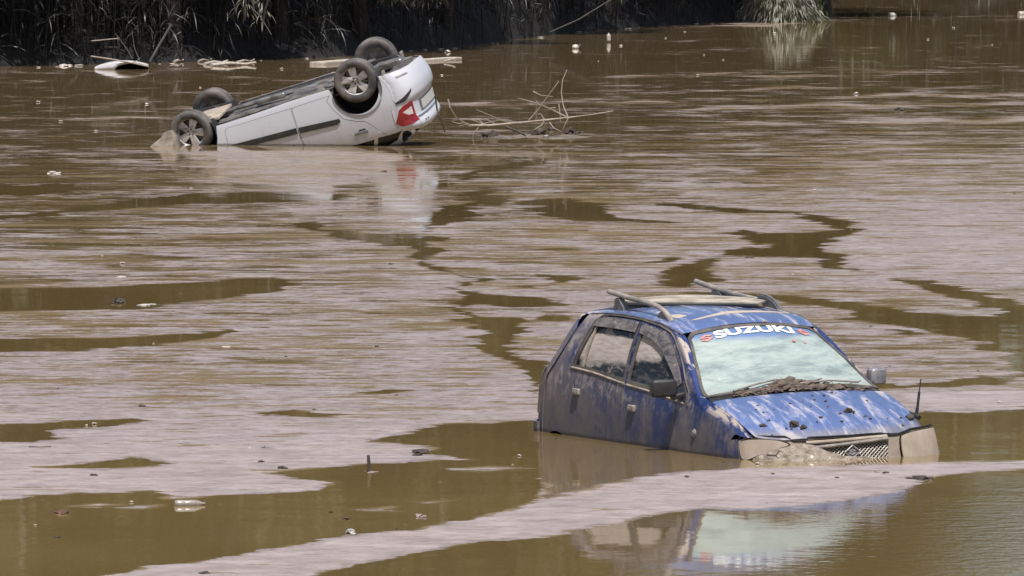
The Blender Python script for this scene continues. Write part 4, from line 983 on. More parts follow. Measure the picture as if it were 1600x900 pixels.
        K.patch('bumper_reflector', K.tailf, K.cp([(s*40, .28), (s*40, .30), (s*70, .30), (s*70, .275)]), M_GREYPL, off=.012, st=.03)
    K.patch('tail_corner', K.tailf, K.cp([(-90, .60), (-90, 1.06), (-50, 1.10), (-50, .66), (-84, .66)]), M_WHITE, off=.003, st=.035)
    K.patch('tail_corner', K.tailf, K.cp([(90, .60), (90, 1.06), (50, 1.10), (50, .66), (84, .66)]), M_WHITE, off=.003, st=.035)
    TG = K.patch('boot_lid', K.tailf, K.cp([(-49, .645), (-49, 1.10), (0, 1.11), (49, 1.10), (49, .645), (20, .635), (-20, .635)]), M_WHITE, off=.004, st=.035)
    K.patch('boot_shut_line', K.tailf, K.cp([(-52, .625), (0, .615), (52, .625), (52, .655), (0, .645), (-52, .655)]), M_DK, off=-.012, st=.04)
    K.patch('number_plate', K.tailf, K.cp([(-24, .735), (-24, .86), (24, .86), (24, .735)]), M_PLATE, off=.014, thick=.01, st=.04, parent=TG)
    K.patch('plate_surround', K.tailf, K.cp([(-30, .71), (-30, .885), (30, .885), (30, .71)]), M_DKG, off=.008, thick=.008, st=.04, parent=TG)
    K.patch('chrome_bar', K.tailf, K.cp([(-46, .915), (-46, .94), (46, .94), (46, .915)]), M_CHROME, off=.018, thick=.02, st=.03, parent=TG)
    for a in (-34, -27): K.patch('boot_badge', K.tailf, K.cp([(a-2, 1.0), (a-2, 1.018), (a+2, 1.018), (a+2, 1.0)]), M_CHROME, off=.010, thick=.006, st=.02, parent=TG)
    def tt(l): return [(x, T*.22) for x, T in l]
    K.patch('boot_deck', K.main, tt([(.24, 5.8), (.40, 5.6), (.50, 5.7), (.48, 8), (.50, 10.3), (.40, 10.4), (.24, 10.2), (.18, 8)]), M_WHITE, off=.0, st=.05)
    K.patch('rear_window', K.main, tt([(.53, 5.9), (.52, 8), (.53, 10.1), (1.0, 10.0), (1.05, 8), (1.0, 6.0)]), M_GLW, off=.002, st=.06)
    K.patch('rear_window_rubber', K.main, tt([(.49, 5.7), (.48, 8), (.49, 10.3), (1.04, 10.2), (1.09, 8), (1.04, 5.8)]), M_RUB, holes=[tt([(.53, 5.9), (.52, 8), (.53, 10.1), (1.0, 10.0), (1.05, 8), (1.0, 6.0)])], off=.006, st=.05)
    K.patch('roof', K.main, tt([(1.06, 5.6), (1.12, 8), (1.06, 10.4), (2.4, 10.4), (2.45, 8), (2.4, 5.6)]), M_WHITE, st=.08)
    K.patch('windscreen', K.main, tt([(2.45, 5.8), (2.5, 8), (2.45, 10.2), (3.25, 10.2), (3.35, 8), (3.25, 5.8)]), M_GLW, st=.08)
    K.patch('bonnet', K.main, tt([(3.28, 5.7), (3.4, 8), (3.28, 10.3), (3.9, 10.3), (4.15, 8), (3.9, 5.7)]), M_WHITE, st=.08)
    K.patch('front_bumper', K.nosef, K.cp([(-90, .42), (-90, .74), (0, .78), (90, .74), (90, .42)]), M_SPLASH, st=.05)
    # underside
    bm = bmesh.new(); rr = random.Random(11)
    V, F = cdt([(.26, -.45), (.40, -.66), (.62, -.73), (1.34, -.74), (3.08, -.76), (3.75, -.60), (3.75, .60), (3.08, .76), (1.34, .74), (.62, .73), (.40, .66), (.26, .45)], [], .09)
    zf = lambda x, y: .255+.022*(x/4)+(.05 if abs(x-.93) < .38 or abs(x-3.46) < .38 else 0)*1+.02*mnoise.noise(Vector((x*3, y*4, 0)))+(.03 if abs(y) > .66 else 0)*0
    vv = [bm.verts.new((x, y, zf(x, y))) for x, y in V]
    for f in F: bm.faces.new([vv[i] for i in f])
    U = bm_obj('underbody', bm, M_UNDER, root)
    bm = bmesh.new(); tube(bm, [(.30, .38, .24), (.6, .36, .22), (1.3, .10, .20), (2.6, .05, .20), (3.4, .1, .22)], .028, 8); box(bm, (.62, .28, .225), (.42, .26, .11), bev=.04); box(bm, (2.4, .05, .20), (.45, .16, .08), bev=.03); bm_obj('exhaust_pipe', bm, M_STEEL, U)
    bm = bmesh.new(); tube(bm, [(.92, -.68, .18), (1.1, -.45, .15), (1.12, 0, .14), (1.1, .45, .15), (.92, .68, .18)], .04, 8)
    for s in (-1, 1): tube(bm, [(1.45, s*.5, .18), (.95, s*.62, .19)], .03, 8); tube(bm, [(.86, s*.55, .2), (.84, s*.56, .45)], .045, 10)
    bm_obj('rear_axle_beam', bm, M_STEEL, U)
    bm = bmesh.new()
    for s in (-1, 1): tube(bm, [(3.25, s*.35, .18), (3.44, s*.66, .19)], .03, 8); tube(bm, [(3.62, s*.3, .17), (3.48, s*.66, .2)], .018, 8); tube(bm, [(3.42, s*.56, .2), (3.40, s*.58, .5)], .04, 10)
    bm_obj('front_axle_arms', bm, M_STEEL, U)
    bm = bmesh.new(); box(bm, (3.30, -.05, .19), (.42, .95, .05), bev=.02); box(bm, (3.62, -.05, .22), (.3, .8, .05), bev=.02); bm_obj('front_undertray', bm, M_MUDPALE, U)
    bm = bmesh.new()
    for s in (-1, 1):
        tube(bm, [(1.36, s*.70, .185), (2.2, s*.715, .21), (3.05, s*.735, .235)], .014, 6)
        tube(bm, [(1.30, s*.5, .235), (2.2, s*.5, .245), (3.1, s*.45, .26)], .035, 6)
    for x in (1.5, 2.05, 2.6): box(bm, (x, -.60, .24), (.05, .16, .03), bev=.006)
    box(bm, (1.75, -.22, .235), (.6, .5, .1), bev=.05); tube(bm, [(1.3, -.62, .20), (2.2, -.64, .22), (3.1, -.62, .24)], .01, 5); bm_obj('floor_rails', bm, M_UNDER, U)
    # splash shield torn loose at the nose
    pass
    for s in (-1, 1):
        bm = bmesh.new(); box(bm, (.52, s*.70, .25), (.03, .14, .20), bev=.01); bm_obj('mud_flap', bm, M_GREYPL, root)
    return root, S
M_GLW = simple('dark_window', (.010, .012, .016), .12, var=.3, scale=6)
M_DKG = simple('dark_grey_trim', (.16, .155, .16), .5, var=.3, scale=12)  # dark grey of the door handles and plate surround
M_SPLASH = simple('silted_white', (.42, .36, .30), .7, col2=(.12, .09, .065), scale=5, bump=.4, dist=.01)
WHITE, WSH = build_white()
# ------------------------------------------------------------------ bank, reeds and trees
SHORE = [gnd(u, v) for u, v in [(-2600, 118), (-1200, 116), (-400, 112), (0, 104), (250, 98), (500, 90), (700, 74), (900, 50), (1100, 36), (1285, 27), (1300, 14)]]
SHORE += [Vector((9.6, 250, 0)), Vector((11, 262, 0)), Vector((22, 266, 0)), Vector((45, 268, 0)), Vector((90, 262, 0))]
def shore_y(x):
    for a, b in zip(SHORE, SHORE[1:]):
        if a.x <= x <= b.x: return a.y+(b.y-a.y)*(x-a.x)/(b.x-a.x+1e-9)
    return SHORE[0].y if x < SHORE[0].x else SHORE[-1].y
def build_bank():
    pts = resample([(p.x, p.y) for p in SHORE], 1.0, closed=False); V = []; F = []
    prof = [(-1.2, -.35), (-.1, -.03), (.25, .10), (.8, .35), (1.8, .7), (4, 1.1), (9, 1.8), (20, 2.6), (70, 4)]
    n = len(prof)
    for i, (x, y) in enumerate(pts):
        for k, (d, z) in enumerate(prof):
            j = mnoise.noise(Vector((x*.7, k*3.0, 0)))
            V.append((x+(-d*.25 if x > 7 and y < 255 else 0), y+d+j*.4*(k > 0), z+.18*mnoise.noise(Vector((x*1.3, k*5, 2)))*(k > 1)))
    for i in range(len(pts)-1):
        for k in range(n-1):
            a = i*n+k; F.append((a, a+1, a+1+n, a+n))
    o = mesh('river_bank', V, F, M_SOIL, sharp=None); tag(o, kind='structure')
build_bank()
def blade(V, F, p, d, L, w, droop, rr, segs=3):
    """a leaf blade: base p, direction d, drooping"""
    d = d.normalized(); s = d.cross(Vector((0, 0, 1)))
    if s.length < .05: s = Vector((1, 0, 0))
    s.normalize(); s = (Matrix.Rotation(rr.uniform(-1.2, 1.2), 3, d) @ s)
    b = len(V); q = p.copy(); dd = d.copy()
    for k in range(segs+1):
        f = k/segs; ww = w*(.35+1.3*f*(1-f)*1.6) if k < segs else 0
        if k < segs: V.append(q-s*ww*.5); V.append(q+s*ww*.5)
        else: V.append(q.copy())
        dd = (dd+Vector((0, 0, -droop/segs))).normalized(); q = q+dd*(L/segs)
    for k in range(segs-1): F.append((b+2*k, b+2*k+1, b+2*k+3, b+2*k+2))
    F.append((b+2*segs-2, b+2*segs-1, b+2*segs))
def build_reeds():
    rr = random.Random(21); V = []; F = []
    bm = None; x = -30.0; SV = []; SF = []
    while x < 46:
        x += rr.uniform(.016, .03)*(1 if -12 < x < 9.2 else 2.2)
        d = rr.uniform(-.30, 1.6) if rr.random() < .7 else rr.uniform(2, 5); y = shore_y(x)+d
        H = rr.uniform(1.8, 6.0); lean = rr.uniform(.1, .85)*H*.35; px = rr.uniform(-.35, .35)*H*.4
        z0 = max(0, min(.9, d*.35)); base = Vector((x, y, z0-.05)); top = Vector((x+px, y-lean, z0+H*(.92-.1*rr.random())))
        mid = base.lerp(top, .5)+Vector((0, lean*.3, H*.06)); pts = [base, base.lerp(mid, .55), mid, mid.lerp(top, .6)+Vector((0, .02, .05)), top]
        r = rr.uniform(.006, .012); b = len(SV)
        for q in pts: SV += [q+Vector((-r, 0, 0)), q+Vector((r*.6, -r, 0)), q+Vector((r*.6, r, 0))]
        for k in range(4):
            for m in range(3): SF.append((b+k*3+m, b+k*3+(m+1) % 3, b+k*3+3+(m+1) % 3, b+k*3+3+m))
        nl = int(H*5)
        for k in range(nl):
            f = rr.uniform(.10, 1); i = min(3, int(f*4)); q = pts[i].lerp(pts[i+1], f*4-i); a = rr.uniform(0, 2*math.pi)
            blade(V, F, q, Vector((math.cos(a), math.sin(a)-.25, rr.uniform(.0, 1.0))), rr.uniform(.35, .75), rr.uniform(.018, .034), rr.uniform(.8, 2.4), rr)
    k = len(V); V += SV; F += [tuple(i+k for i in f) for f in SF]
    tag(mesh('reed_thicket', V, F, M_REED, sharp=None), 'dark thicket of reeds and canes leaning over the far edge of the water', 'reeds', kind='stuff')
build_reeds()
def clump(name, c, rx, ry, h, n, mat, seed, L=(.25, .5), w=(.02, .032), down=1.0):
    rr = random.Random(seed); V = []; F = []
    for k in range(n):
        a = rr.uniform(0, 2*math.pi); f = math.sqrt(rr.random()); z = rr.random()
        q = Vector((rx*f*math.cos(a)*(1-.35*z), ry*f*math.sin(a)*(1-.35*z), h*z*(1-.35*f*f)+.06))
        d = Vector((math.cos(a)*.8, math.sin(a)*.8-.1, rr.uniform(-.4, .5)))
        blade(V, F, q, d, rr.uniform(*L), rr.uniform(*w), rr.uniform(.9, 2.2)*down, rr)
    o = mesh(name, V, F, mat, sharp=None); o.location = c
    bm = bmesh.new()
    for k in range(9):
        a = rr.uniform(0, 6.28); tube(bm, [(0, 0, -.05), (rx*.3*math.cos(a), ry*.3*math.sin(a), h*.5), (rx*.7*math.cos(a), ry*.7*math.sin(a), h*.85)], .012, 5)
    bm_obj('stem', bm, M_BARK, o)
    return o
def build_clumps():
    D = 200.5
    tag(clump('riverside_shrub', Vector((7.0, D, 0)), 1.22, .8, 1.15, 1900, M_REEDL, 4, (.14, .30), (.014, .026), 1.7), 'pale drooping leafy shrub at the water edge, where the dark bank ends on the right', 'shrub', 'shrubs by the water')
    o = clump('riverside_shrub', Vector((8.02, D+.4, 0)), .26, .3, .62, 90, M_GREENL, 14, (.14, .26), (.016, .024), 1.6); tag(o, 'small bright green shrub at the right side of the pale drooping shrub', 'shrub', 'shrubs by the water')
    for (u0, u1, v0, v1, off, n, lb) in [(590, 632, -40, 14, 3.2, 130, 'pale cane leaves catching the sun at the left of the two hanging bunches above the wrecked white car'),
                               (626, 706, -45, 18, 3.3, 230, 'largest bunch of sunlit cane leaves hanging over the water above the wrecked white car'),
                               (360, 405, -10, 38, 3.0, 40, 'sparse sunlit leaves hanging over the water in front of the dark bank on the left'),
                               (395, 425, 0, 52, 3.0, 34, 'few dangling pale leaves right of the sparse ones over the left bank'),
                               (930, 990, -40, 10, 3.4, 120, 'dull sunlit leaves hanging at the top edge left of the drooping shrub')]:
        x = ((u0+u1)/2-800)/FPX*150; D = shore_y(x)-off; sc = D/FPX; a = atd((u0+u1)/2, v1, D)
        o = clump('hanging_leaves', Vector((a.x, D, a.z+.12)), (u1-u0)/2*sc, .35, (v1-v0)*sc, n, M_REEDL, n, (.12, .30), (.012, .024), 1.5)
        bm = bmesh.new(); h = (v1-v0)*sc*.6
        tube(bm, [(.3, 4.4, h+2.0), (.2, 3, h+2.1), (.1, 1.4, h+1.1), (0, 0, h)], .012, 6); bm_obj('cane', bm, M_BARK, o)
        tag(o, lb, 'leaves', 'leaf bunches hanging over the water')
M_GREENL = mat_leaf('fresh_green_leaf', (.06, .10, .02), (.10, .15, .04), (.08, .10, .03), 2.5, trans=.2)
build_clumps()
def tree_proto(seed, Hc, R, leaves, low=.42):
    rr = random.Random(seed); root = empty('bank_tree')
    bm = bmesh.new(); tube(bm, [(0, 0, -.3), (.1, -.1, Hc*.25), (.05, .1, Hc*.5), (0, 0, Hc*.85)], .17, 8, r2=.05)
    tips = []
    for k in range(16):
        z = Hc*rr.uniform(.3, .8); a = rr.uniform(0, 6.28); L = R*rr.uniform(.6, .95)
        p = Vector((0, 0, z)); q = Vector((math.cos(a)*L, math.sin(a)*L, z+rr.uniform(.0, 1.6))); tube(bm, [p, p.lerp(q, .5)+Vector((0, 0, .35)), q], .06, 6, r2=.015); tips.append((p, q))
    bm_obj('trunk', bm, M_BARK, root)
    cl = []
    for k in range(60):
        z = rr.uniform(low, 1.0); a = rr.uniform(0, 6.28); f = rr.uniform(.25, 1)**.6
        rad = R*((.62+.9*z) if low > .2 else (1.42-.95*max(0, z-.4)))*.72
        cl.append((Vector((math.cos(a)*rad*f, math.sin(a)*rad*f, Hc*z)), rr.uniform(.55, 1.15)))
    V = []; F = []
    for k in range(leaves):
        c, s = cl[rr.randrange(len(cl))]; u = Vector((rr.gauss(0, 1), rr.gauss(0, 1), rr.gauss(0, 1))).normalized()*s*rr.random()**.4
        p = c+Vector((u.x, u.y, u.z*.75)); d = Vector((rr.uniform(-1, 1), rr.uniform(-1, 1), rr.uniform(-.8, .3)))
        blade(V, F, p, d, rr.uniform(.18, .38), rr.uniform(.07, .14), .8, rr, 2)
    crown = mesh('crown', V, F, M_TREE, sharp=None); crown.parent = root
    return root
def build_trees():
    pr = [tree_proto(s, h, R, 15000) for s, h, R in ((1, 11.5, 3.0), (2, 13, 3.3), (3, 10, 2.8))]
    full = [tree_proto(s, h, R, 22000, .06) for s, h, R in ((11, 14, 3.6), (12, 15.5, 3.9))]
    rr = random.Random(9); used = set(); i = 0; x = -22.0
    look = ['leaning out lowest over the reeds', 'with the fullest crown behind the reeds', 'with a narrow tall crown behind the reeds']
    spots = []
    while x < 9:
        spots.append((x, shore_y(x)+rr.uniform(.5, 1.5), rr.uniform(.9, 1.15))); x += rr.uniform(1.6, 2.2)
    for k in range(16): spots.append((10.5+k*3.3+rr.uniform(-.6, .6), shore_y(11.0+k*3.3)+rr.uniform(2.5, 4), rr.uniform(1.1, 1.35)))
    for k in range(15): spots.append((-24+k*2.5+rr.uniform(-1, 1), shore_y(-22+k*3.6)+rr.uniform(5.5, 8), rr.uniform(.95, 1.15)))
    nf = [0, 0]
    for i, (x, y, s) in enumerate(spots):
        back = x > 10.2 or y > shore_y(x)+4.5; src = full if back else pr; k = nf[back]; nf[back] += 1
        o = src[k % len(src)]
        if k >= len(src): o = copy_tree(o)
        s *= (y/152)**1.5 if x < 10.2 else 1
        o.location = (x, y, .3); o.scale = (s, s, s); o.rotation_euler = (0, 0, rr.uniform(0, 6.28))
        far = x > 10
        tag(o, ('tall far bank tree, seen only mirrored in the water at the upper right' if far else 'leafy tree rooted in the dark reeds, seen only as a green reflection'), 'tree', 'trees on the far bank' if far else 'trees above the reed bank')
build_trees()
# ------------------------------------------------------------------ flotsam
def stick(name, pts, r, mat, label, cat, r2=None, D=None, group=None, twigs=()):
    """pts: photo pixels surveyed on the water (D None) or in the upright plane at distance D"""
    bm = bmesh.new(); P = [gnd(u, v) if D is None else atd(u, v, D+(w[0] if w else 0)) for u, v, *w in pts]
    c = P[0].copy(); c.z = 0
    tube(bm, [p-c for p in P], r, 7, r2=r2 if r2 is not None else r*.5)
    for tw in twigs:
        Q = [gnd(u, v) if D is None else atd(u, v, D+(w[0] if w else 0)) for u, v, *w in tw]; tube(bm, [q-c for q in Q], r*.55, 5, r2=r*.25)
    o = bm_obj(name, bm, mat); o.location = c; return tag(o, label, cat, group)
# twig tangle beside the white car
D = 113.0
stick('fallen_branch', [(735, 196, -.5), (765, 196, -.2), (830, 190), (890, 183.5), (925, 179, .3), (958, 173.5, .6)], .020, M_TWIG, 'long bare grey branch with side twigs, right of the overturned white car', 'branch', .006, D, None,
      [[(888, 184), (880, 165), (877, 145), (879, 125), (886, 109)], [(888, 184), (860, 170), (835, 160), (808, 153)], [(830, 190), (826, 188), (840, 172), (873, 127)], [(868, 168), (860, 169), (852, 168)], [(838, 160), (841, 158)],
       [(850, 189), (846, 196), (834, 203)], [(851, 188), (845, 178), (840, 178)], [(858, 191), (865, 200), (878, 206)], [(888, 184), (884, 192), (879, 203)], [(873, 162), (875, 178), (876, 190)], [(833, 143), (845, 149), (864, 151)]])
stick('fallen_branch', [(700, 155, -.8), (703, 168, -.8), (712, 183, -.6), (726, 192, -.4), (742, 197), (760, 197)], .013, M_TWIG, 'thin curved bare twigs arching up just right of the boot of the white car', 'branch', .006, D, None,
      [[(742, 197), (760, 192), (790, 186), (815, 194)], [(726, 192), (716, 193), (706, 190)], [(760, 197), (748, 187), (738, 185)], [(775, 195), (760, 186), (752, 186)], [(800, 192), (775, 186), (762, 184)], [(812, 192), (780, 186), (744, 171)], [(748, 199), (741, 206), (738, 216)], [(735, 197), (728, 194), (718, 197)], [(765, 197), (740, 188), (735, 186)]])
stick('fallen_branch', [(680, 150), (683, 172, .2), (690, 190, .2), (695, 206, .3)], .012, M_WOODD, 'dark thin stick leaning against the tail of the white car', 'branch', .010, 108.6, None, [[(683, 172, .2), (688, 184), (698, 192), (706, 196)]])
stick('fallen_branch', [(790, 198), (808, 205), (822, 212)], .020, M_WOODD, 'short dark branch sloping into the water under the long grey branch', 'branch', .016, 112.2, None, [[(803, 203), (800, 212)], [(808, 205), (813, 209)]])
M_PINKP = simple('grimy_plastic', (.42, .34, .32), .4, col2=(.25, .17, .15), scale=30)
def lump(name, u, v, s, mat, label, cat, group=None, h=.5, seed=1, amp=.5, n=1, spread=1.5, z=0):
    bm = bmesh.new(); rr = random.Random(seed); c = gnd(u, v)
    for k in range(n):
        f = 1 if k == 0 else rr.uniform(.3, .7); q = (0, 0, 0) if k == 0 else (rr.uniform(-1, 1)*s*spread, rr.uniform(-1, 1)*s*spread*3, 0)
        blob(bm, (q[0], q[1], s*h*f*.4+z), (s*f, s*f*rr.uniform(1, 2), s*h*f), 2, amp, 2.2, seed+k*5)
    o = bm_obj(name, bm, mat, sharp=50); o.location = c; return tag(o, label, cat, group)
for i, (u, v, s, lb) in enumerate([(842, 213, .10, 'dark wet clod under the middle of the long grey branch'), (893, 210, .08, 'dark wet clod under the right part of the long grey branch'), (770, 214, .08, 'dark wet clod at the left end of the mud bar under the branch'), (862, 203, .05, 'small dark clod hanging at the branch fork')]):
    lump('mud_clod', u, v, s, M_CLOD, lb, 'mud clod', 'clods caught under the branch', .9, i+3, .7, 3)
M_BARMUD = simple('straw_mud', (.20, .16, .125), .8, col2=(.09, .07, .052), scale=9, bump=.6, dist=.01)
M_POLE = simple('grey_pole', (.12, .11, .105), .85, col2=(.07, .062, .058), scale=6)
def bar():
    V = []; F = []; n = 60
    top = [(750+3*k, 211-2.2*math.sin(k*.31)-1.6*math.sin(k*.11+1)) for k in range(n)]; bot = [(750+3*k, 216.5+2*math.sin(k*.17)) for k in range(n)]
    for k in range(n):
        a, b = gnd(*top[k]), gnd(*bot[k]); f = math.sin(math.pi*k/(n-1))**.5
        for t, z in ((0, -.02), (.3, .030), (.65, .026), (1, -.02)):
            p = a.lerp(b, .5+(t-.5)*f); V.append((p.x, p.y, z*f+.006*mnoise.noise(Vector((k*.5, t*7, 0)))-.004))
    for k in range(n-1):
        for j in range(3): F.append((k*4+j, k*4+j+1, k*4+5+j, k*4+4+j))
    tag(mesh('mud_bar', V, F, M_BARMUD, sharp=None), 'low bar of mud and straw breaking the surface below the long grey branch', 'mud')
bar()
# the near stake
stick('stake', [(577.5, 738), (576.5, 725), (575.5, 711)], .013, M_WOODD, 'short dark stake standing upright out of the near water, left of centre', 'stake', .010, 50.06)
lump('froth', 583, 738, .035, M_PINKP, 'pale froth gathered at the foot of the short upright stake', 'froth', None, .12, 3, .5, 3)
# named pieces of litter
for (nm, u, v, s, m, lb, ct, h, n) in [
    ('leaf_raft', 658, 707, .075, M_CLOD, 'clump of dark rotten leaves left of the blue car, on the pale silt edge', 'leaf clump', .35, 6),
    ('leaf_raft', 1437, 748, .060, M_CLOD, 'dark leaf clump floating just below the right headlight of the blue car', 'leaf clump', .35, 6),
    ('leaf_raft', 186, 472, .06, M_CLOD, 'black debris clump in the brown strip at the left', 'leaf clump', .7, 6),
    ('leaf_raft', 98, 801, .058, M_LEAFD, 'red brown debris floating at the lower left', 'leaf clump', .4, 3),
    ('floating_leaf', 541, 811, .034, M_LEAFD, 'single red brown leaf above the crumpled clear plastic', 'leaf', .35, 1),
    ('leaf_raft', 440, 732, .030, M_CLOD, 'small dark scrap left of the upright stake, on the silt', 'leaf clump', .6, 3),
    ('leaf_raft', 407, 722, .022, M_CLOD, 'small black scrap with a pointed top on the silt, up left from the stake', 'leaf clump', .6, 2),
    ('leaf_raft', 222, 635, .040, M_CLOD, 'thin dark scrap alone on the pale silt at the left', 'leaf clump', .25, 3),
    ('leaf_raft', 145, 743, .026, M_CLOD, 'tiny dark scrap above the lower left brown pool', 'leaf clump', .5, 2),
    ('leaf_raft', 90, 840, .020, M_CLOD, 'tiny dark scrap in the lower left brown pool', 'leaf clump', .5, 2),
    ('leaf_raft', 1406, 172.5, .11, M_CLOD, 'dark round lump floating at the upper right', 'lump', .5, 2),
    ('leaf_raft', 320, 896, .03, M_CLOD, 'dark scrap at the bottom edge on the silt tongue', 'leaf clump', .5, 2),
    ('leaf_raft', 1073, 745, .022, M_CLOD, 'small dark scrap on the silt in front of the blue car', 'leaf clump', .4, 3),
    ('plastic_bag', 655, 807, .028, M_PINKP, 'crumpled pinkish white plastic scrap right of the red brown leaf', 'plastic scrap', .7, 4),
    ('plastic_bag', 547, 833, .038, M_PET, 'crumpled clear plastic below the red brown leaf', 'plastic scrap', .7, 3),
    ('plastic_bag', 84, 271, .10, M_FOAM, 'flat white plastic scrap floating far left', 'plastic scrap', .3, 1),
    ('plastic_bag', 190, 434, .06, M_FOAM, 'flat white scrap above the brown strip at the left', 'plastic scrap', .3, 3),
    ('plastic_bag', 228, 477, .07, M_FOAM, 'flat white scrap at the lower edge of the brown strip, right of the black clump', 'plastic scrap', .15, 3),
    ('plastic_bag', 354, 542, .05, M_FOAM, 'flat white scrap alone in the middle left silt', 'plastic scrap', .15, 2),
    ('plastic_cup', 1338, 147, .05, M_FOAM, 'small white cup shaped scrap floating at the upper right', 'plastic scrap', .9, 1),
    ('plastic_bag', 700, 82, .08, M_FOAM, 'small white pointed scrap right of the raised wheel, in the dark water', 'plastic scrap', .8, 1),
    ('leaf_raft', 600, 268, .055, M_LEAFD, 'dark scrap at the middle, left of the mirrored tail light', 'leaf clump', .3, 2),
    ('leaf_raft', 594, 491, .022, M_CLOD, 'black speck on the silt in the centre', 'leaf clump', .6, 1),
    ('leaf_raft', 611, 413, .03, M_CLOD, 'black speck on the silt above centre', 'leaf clump', .5, 1),
    ('leaf_raft', 589, 542, .022, M_CLOD, 'black speck on the silt below centre', 'leaf clump', .6, 1),
    ('leaf_raft', 1385, 739, .020, M_CLOD, 'small knot at the end of the twig below the blue car', 'leaf clump', .6, 2),
]:
    lump(nm, u, v, s*.8, m, lb, ct, None, h*.8, int(u+v), .55, n)
M_PETB = simple('silted_bottle', (.20, .17, .135), .25, col2=(.32, .29, .25), scale=30)
def bottle(u, v, L, R, yaw, mat, label, up=False, lift=0):
    bm = bmesh.new(); lathe(bm, [(0, 0), (R*.8, 0), (R, L*.06), (R, L*.30), (R*.95, L*.33), (R, L*.36), (R, L*.66), (R*.8, L*.78), (R*.36, L*.9), (R*.34, L), (0, L)], 18)
    o = bm_obj('plastic_bottle', bm, mat, sharp=50); c = gnd(u, v); o.location = (c.x, c.y, R*.35+lift); o.rotation_euler = ((math.radians(90), 0, 0) if up else (0, 0, yaw))
    return tag(o, label, 'bottle', 'floating bottles')
bottle(273, 790, .19, .026, math.radians(-78), M_PETB, 'clouded plastic bottle lying in the brown pool at the lower left')
bottle(951, 66, .20, .05, 0, M_PET, 'clouded bottle floating upright near the dark bank, above centre', up=True)
bottle(1388, 25, .25, .07, math.radians(-60), M_PET, 'pale bottle in the dark water near the top edge, upper right')
bottle(1592, 23, .3, .07, math.radians(-50), M_FOAM, 'white bottle at the right edge of the picture near the top')
def jug():
    bm = bmesh.new(); blob(bm, (0, 0, .03), (.08, .08, .065), 3, .06, 2, 3); lathe(bm, [(0, .05), (.03, .05), (.03, 0)], 12, c=(.10, -.02, .08)); o = bm_obj('plastic_jug', bm, M_FOAM, sharp=50); o.location = gnd(899, 76)
    tag(o, 'round white plastic jug floating at the edge of the dark reflection above centre', 'jug')
jug()
# twigs
stick('twig', [(1163, 405), (1166, 402), (1172, 401.2), (1178, 404)], .010, M_WOODD, 'small curved twig behind the blue car, on the silt', 'twig', .005, 77.8, None, [[(1178, 404), (1172, 402), (1180, 402)]])
stick('twig', [(1198, 711), (1212, 712), (1218, 704)], .007, M_WOODD, 'small forked dark twig lying against the silted bumper of the blue car', 'twig', .004, 50.9, None, [[(1212, 712), (1217, 717)]])
stick('twig', [(1366, 738), (1376, 739.5), (1392, 742)], .007, M_WOODD, 'dark knobbly twig on the silt below the grille of the blue car', 'twig', .004, 49.98, None, [[(1376, 739.5), (1381, 738)]])
stick('twig', [(45, 699.5), (60, 700), (80, 698.5)], .013, M_WOODD, 'flat dark twig on the silt at the lower left', 'twig', .007, 52.17)
stick('twig', [(408, 699.5), (425, 701), (440, 701.5)], .006, M_WOODD, 'hair thin dark twig on the silt left of centre', 'twig', .004, 52.1, None, [[(414, 700), (413, 696)]])
stick('twig', [(1237, 428.6), (1243, 429.4), (1265, 428.4)], .010, M_WOODP, 'thin floating straw behind the roof of the blue car', 'twig', .005, 74.75)
stick('twig', [(342, 788.5), (360, 790.5), (373, 789)], .006, M_LEAFD, 'reddish twig right of the floating bottle', 'twig', .004, 47.46)
# bleached planks behind the raised wheels, drift sticks along the bank
def plank(u0, v0, u1, v1, w, t_, label, grp='drift boards'):
    a, b = gnd(u0, v0), gnd(u1, v1); L = (b-a).length; bm = bmesh.new(); box(bm, (0, 0, 0), (L, w, t_), bev=t_*.25)
    for v in bm.verts: v.co.z += .01*math.sin(v.co.x*3); v.co.y += .03*math.sin(v.co.x*2.1)
    o = bm_obj('drift_board', bm, M_WOODP, smooth=False); o.location = (a+b)/2+Vector((0, 0, t_*.35)); o.rotation_euler = (0, math.radians(-.4), math.atan2(b.y-a.y, b.x-a.x)); return tag(o, label, 'board', grp)
plank(640, 96.5, 714, 93.5, .30, .06, 'bleached board floating behind the raised rear of the white car, right of its wheels')
plank(495, 101, 560, 96.5, .35, .07, 'bleached board with a split end left of the raised rear wheels of the white car')
plank(530, 97.5, 575, 94.5, .12, .05, 'thin bleached lath behind the split board left of the raised wheels')
stick('drift_stick', [(694, 95.5), (706, 93), (712, 90.5)], .02, M_WOODP, 'short pale stick on the right end of the floating board', 'stick', .01, 158.0)
for i, (u0, v0, u1, v1, r, lb) in enumerate([(320, 101.5, 356, 99, .035, 'pale drift stick at the left bank edge, uppermost of the three in a row'), (330, 103.5, 400, 102, .045, 'longest pale drift stick at the left bank edge, lowest of the row'), (370, 99, 398, 97, .025, 'short pale drift stick at the right end of the row by the left bank'),
                                (272, 98, 286, 97.6, .03, 'short white stick by the foot of the leaning pole'), (310, 97, 330, 96.3, .02, 'faint pale stick just right of the leaning pole')]):
    a, b = gnd(u0, v0), gnd(u1, v1); bm = bmesh.new(); tube(bm, [Vector((0, 0, .02)), (b-a)*.4+Vector((0, .1, .05)), (b-a)*.75+Vector((0, .25, .02)), (b-a)+Vector((0, 0, .06))], r, 7, r2=r*.5); o = bm_obj('drift_stick', bm, M_WOODP); o.location = a; tag(o, lb, 'stick', 'drift sticks by the left bank')
stick('drift_pole', [(234, 97), (250, 68), (268, 38)], .024, M_POLE, 'grey pole leaning out of the water in front of the dark bank at the left', 'pole', .022, 143.5)
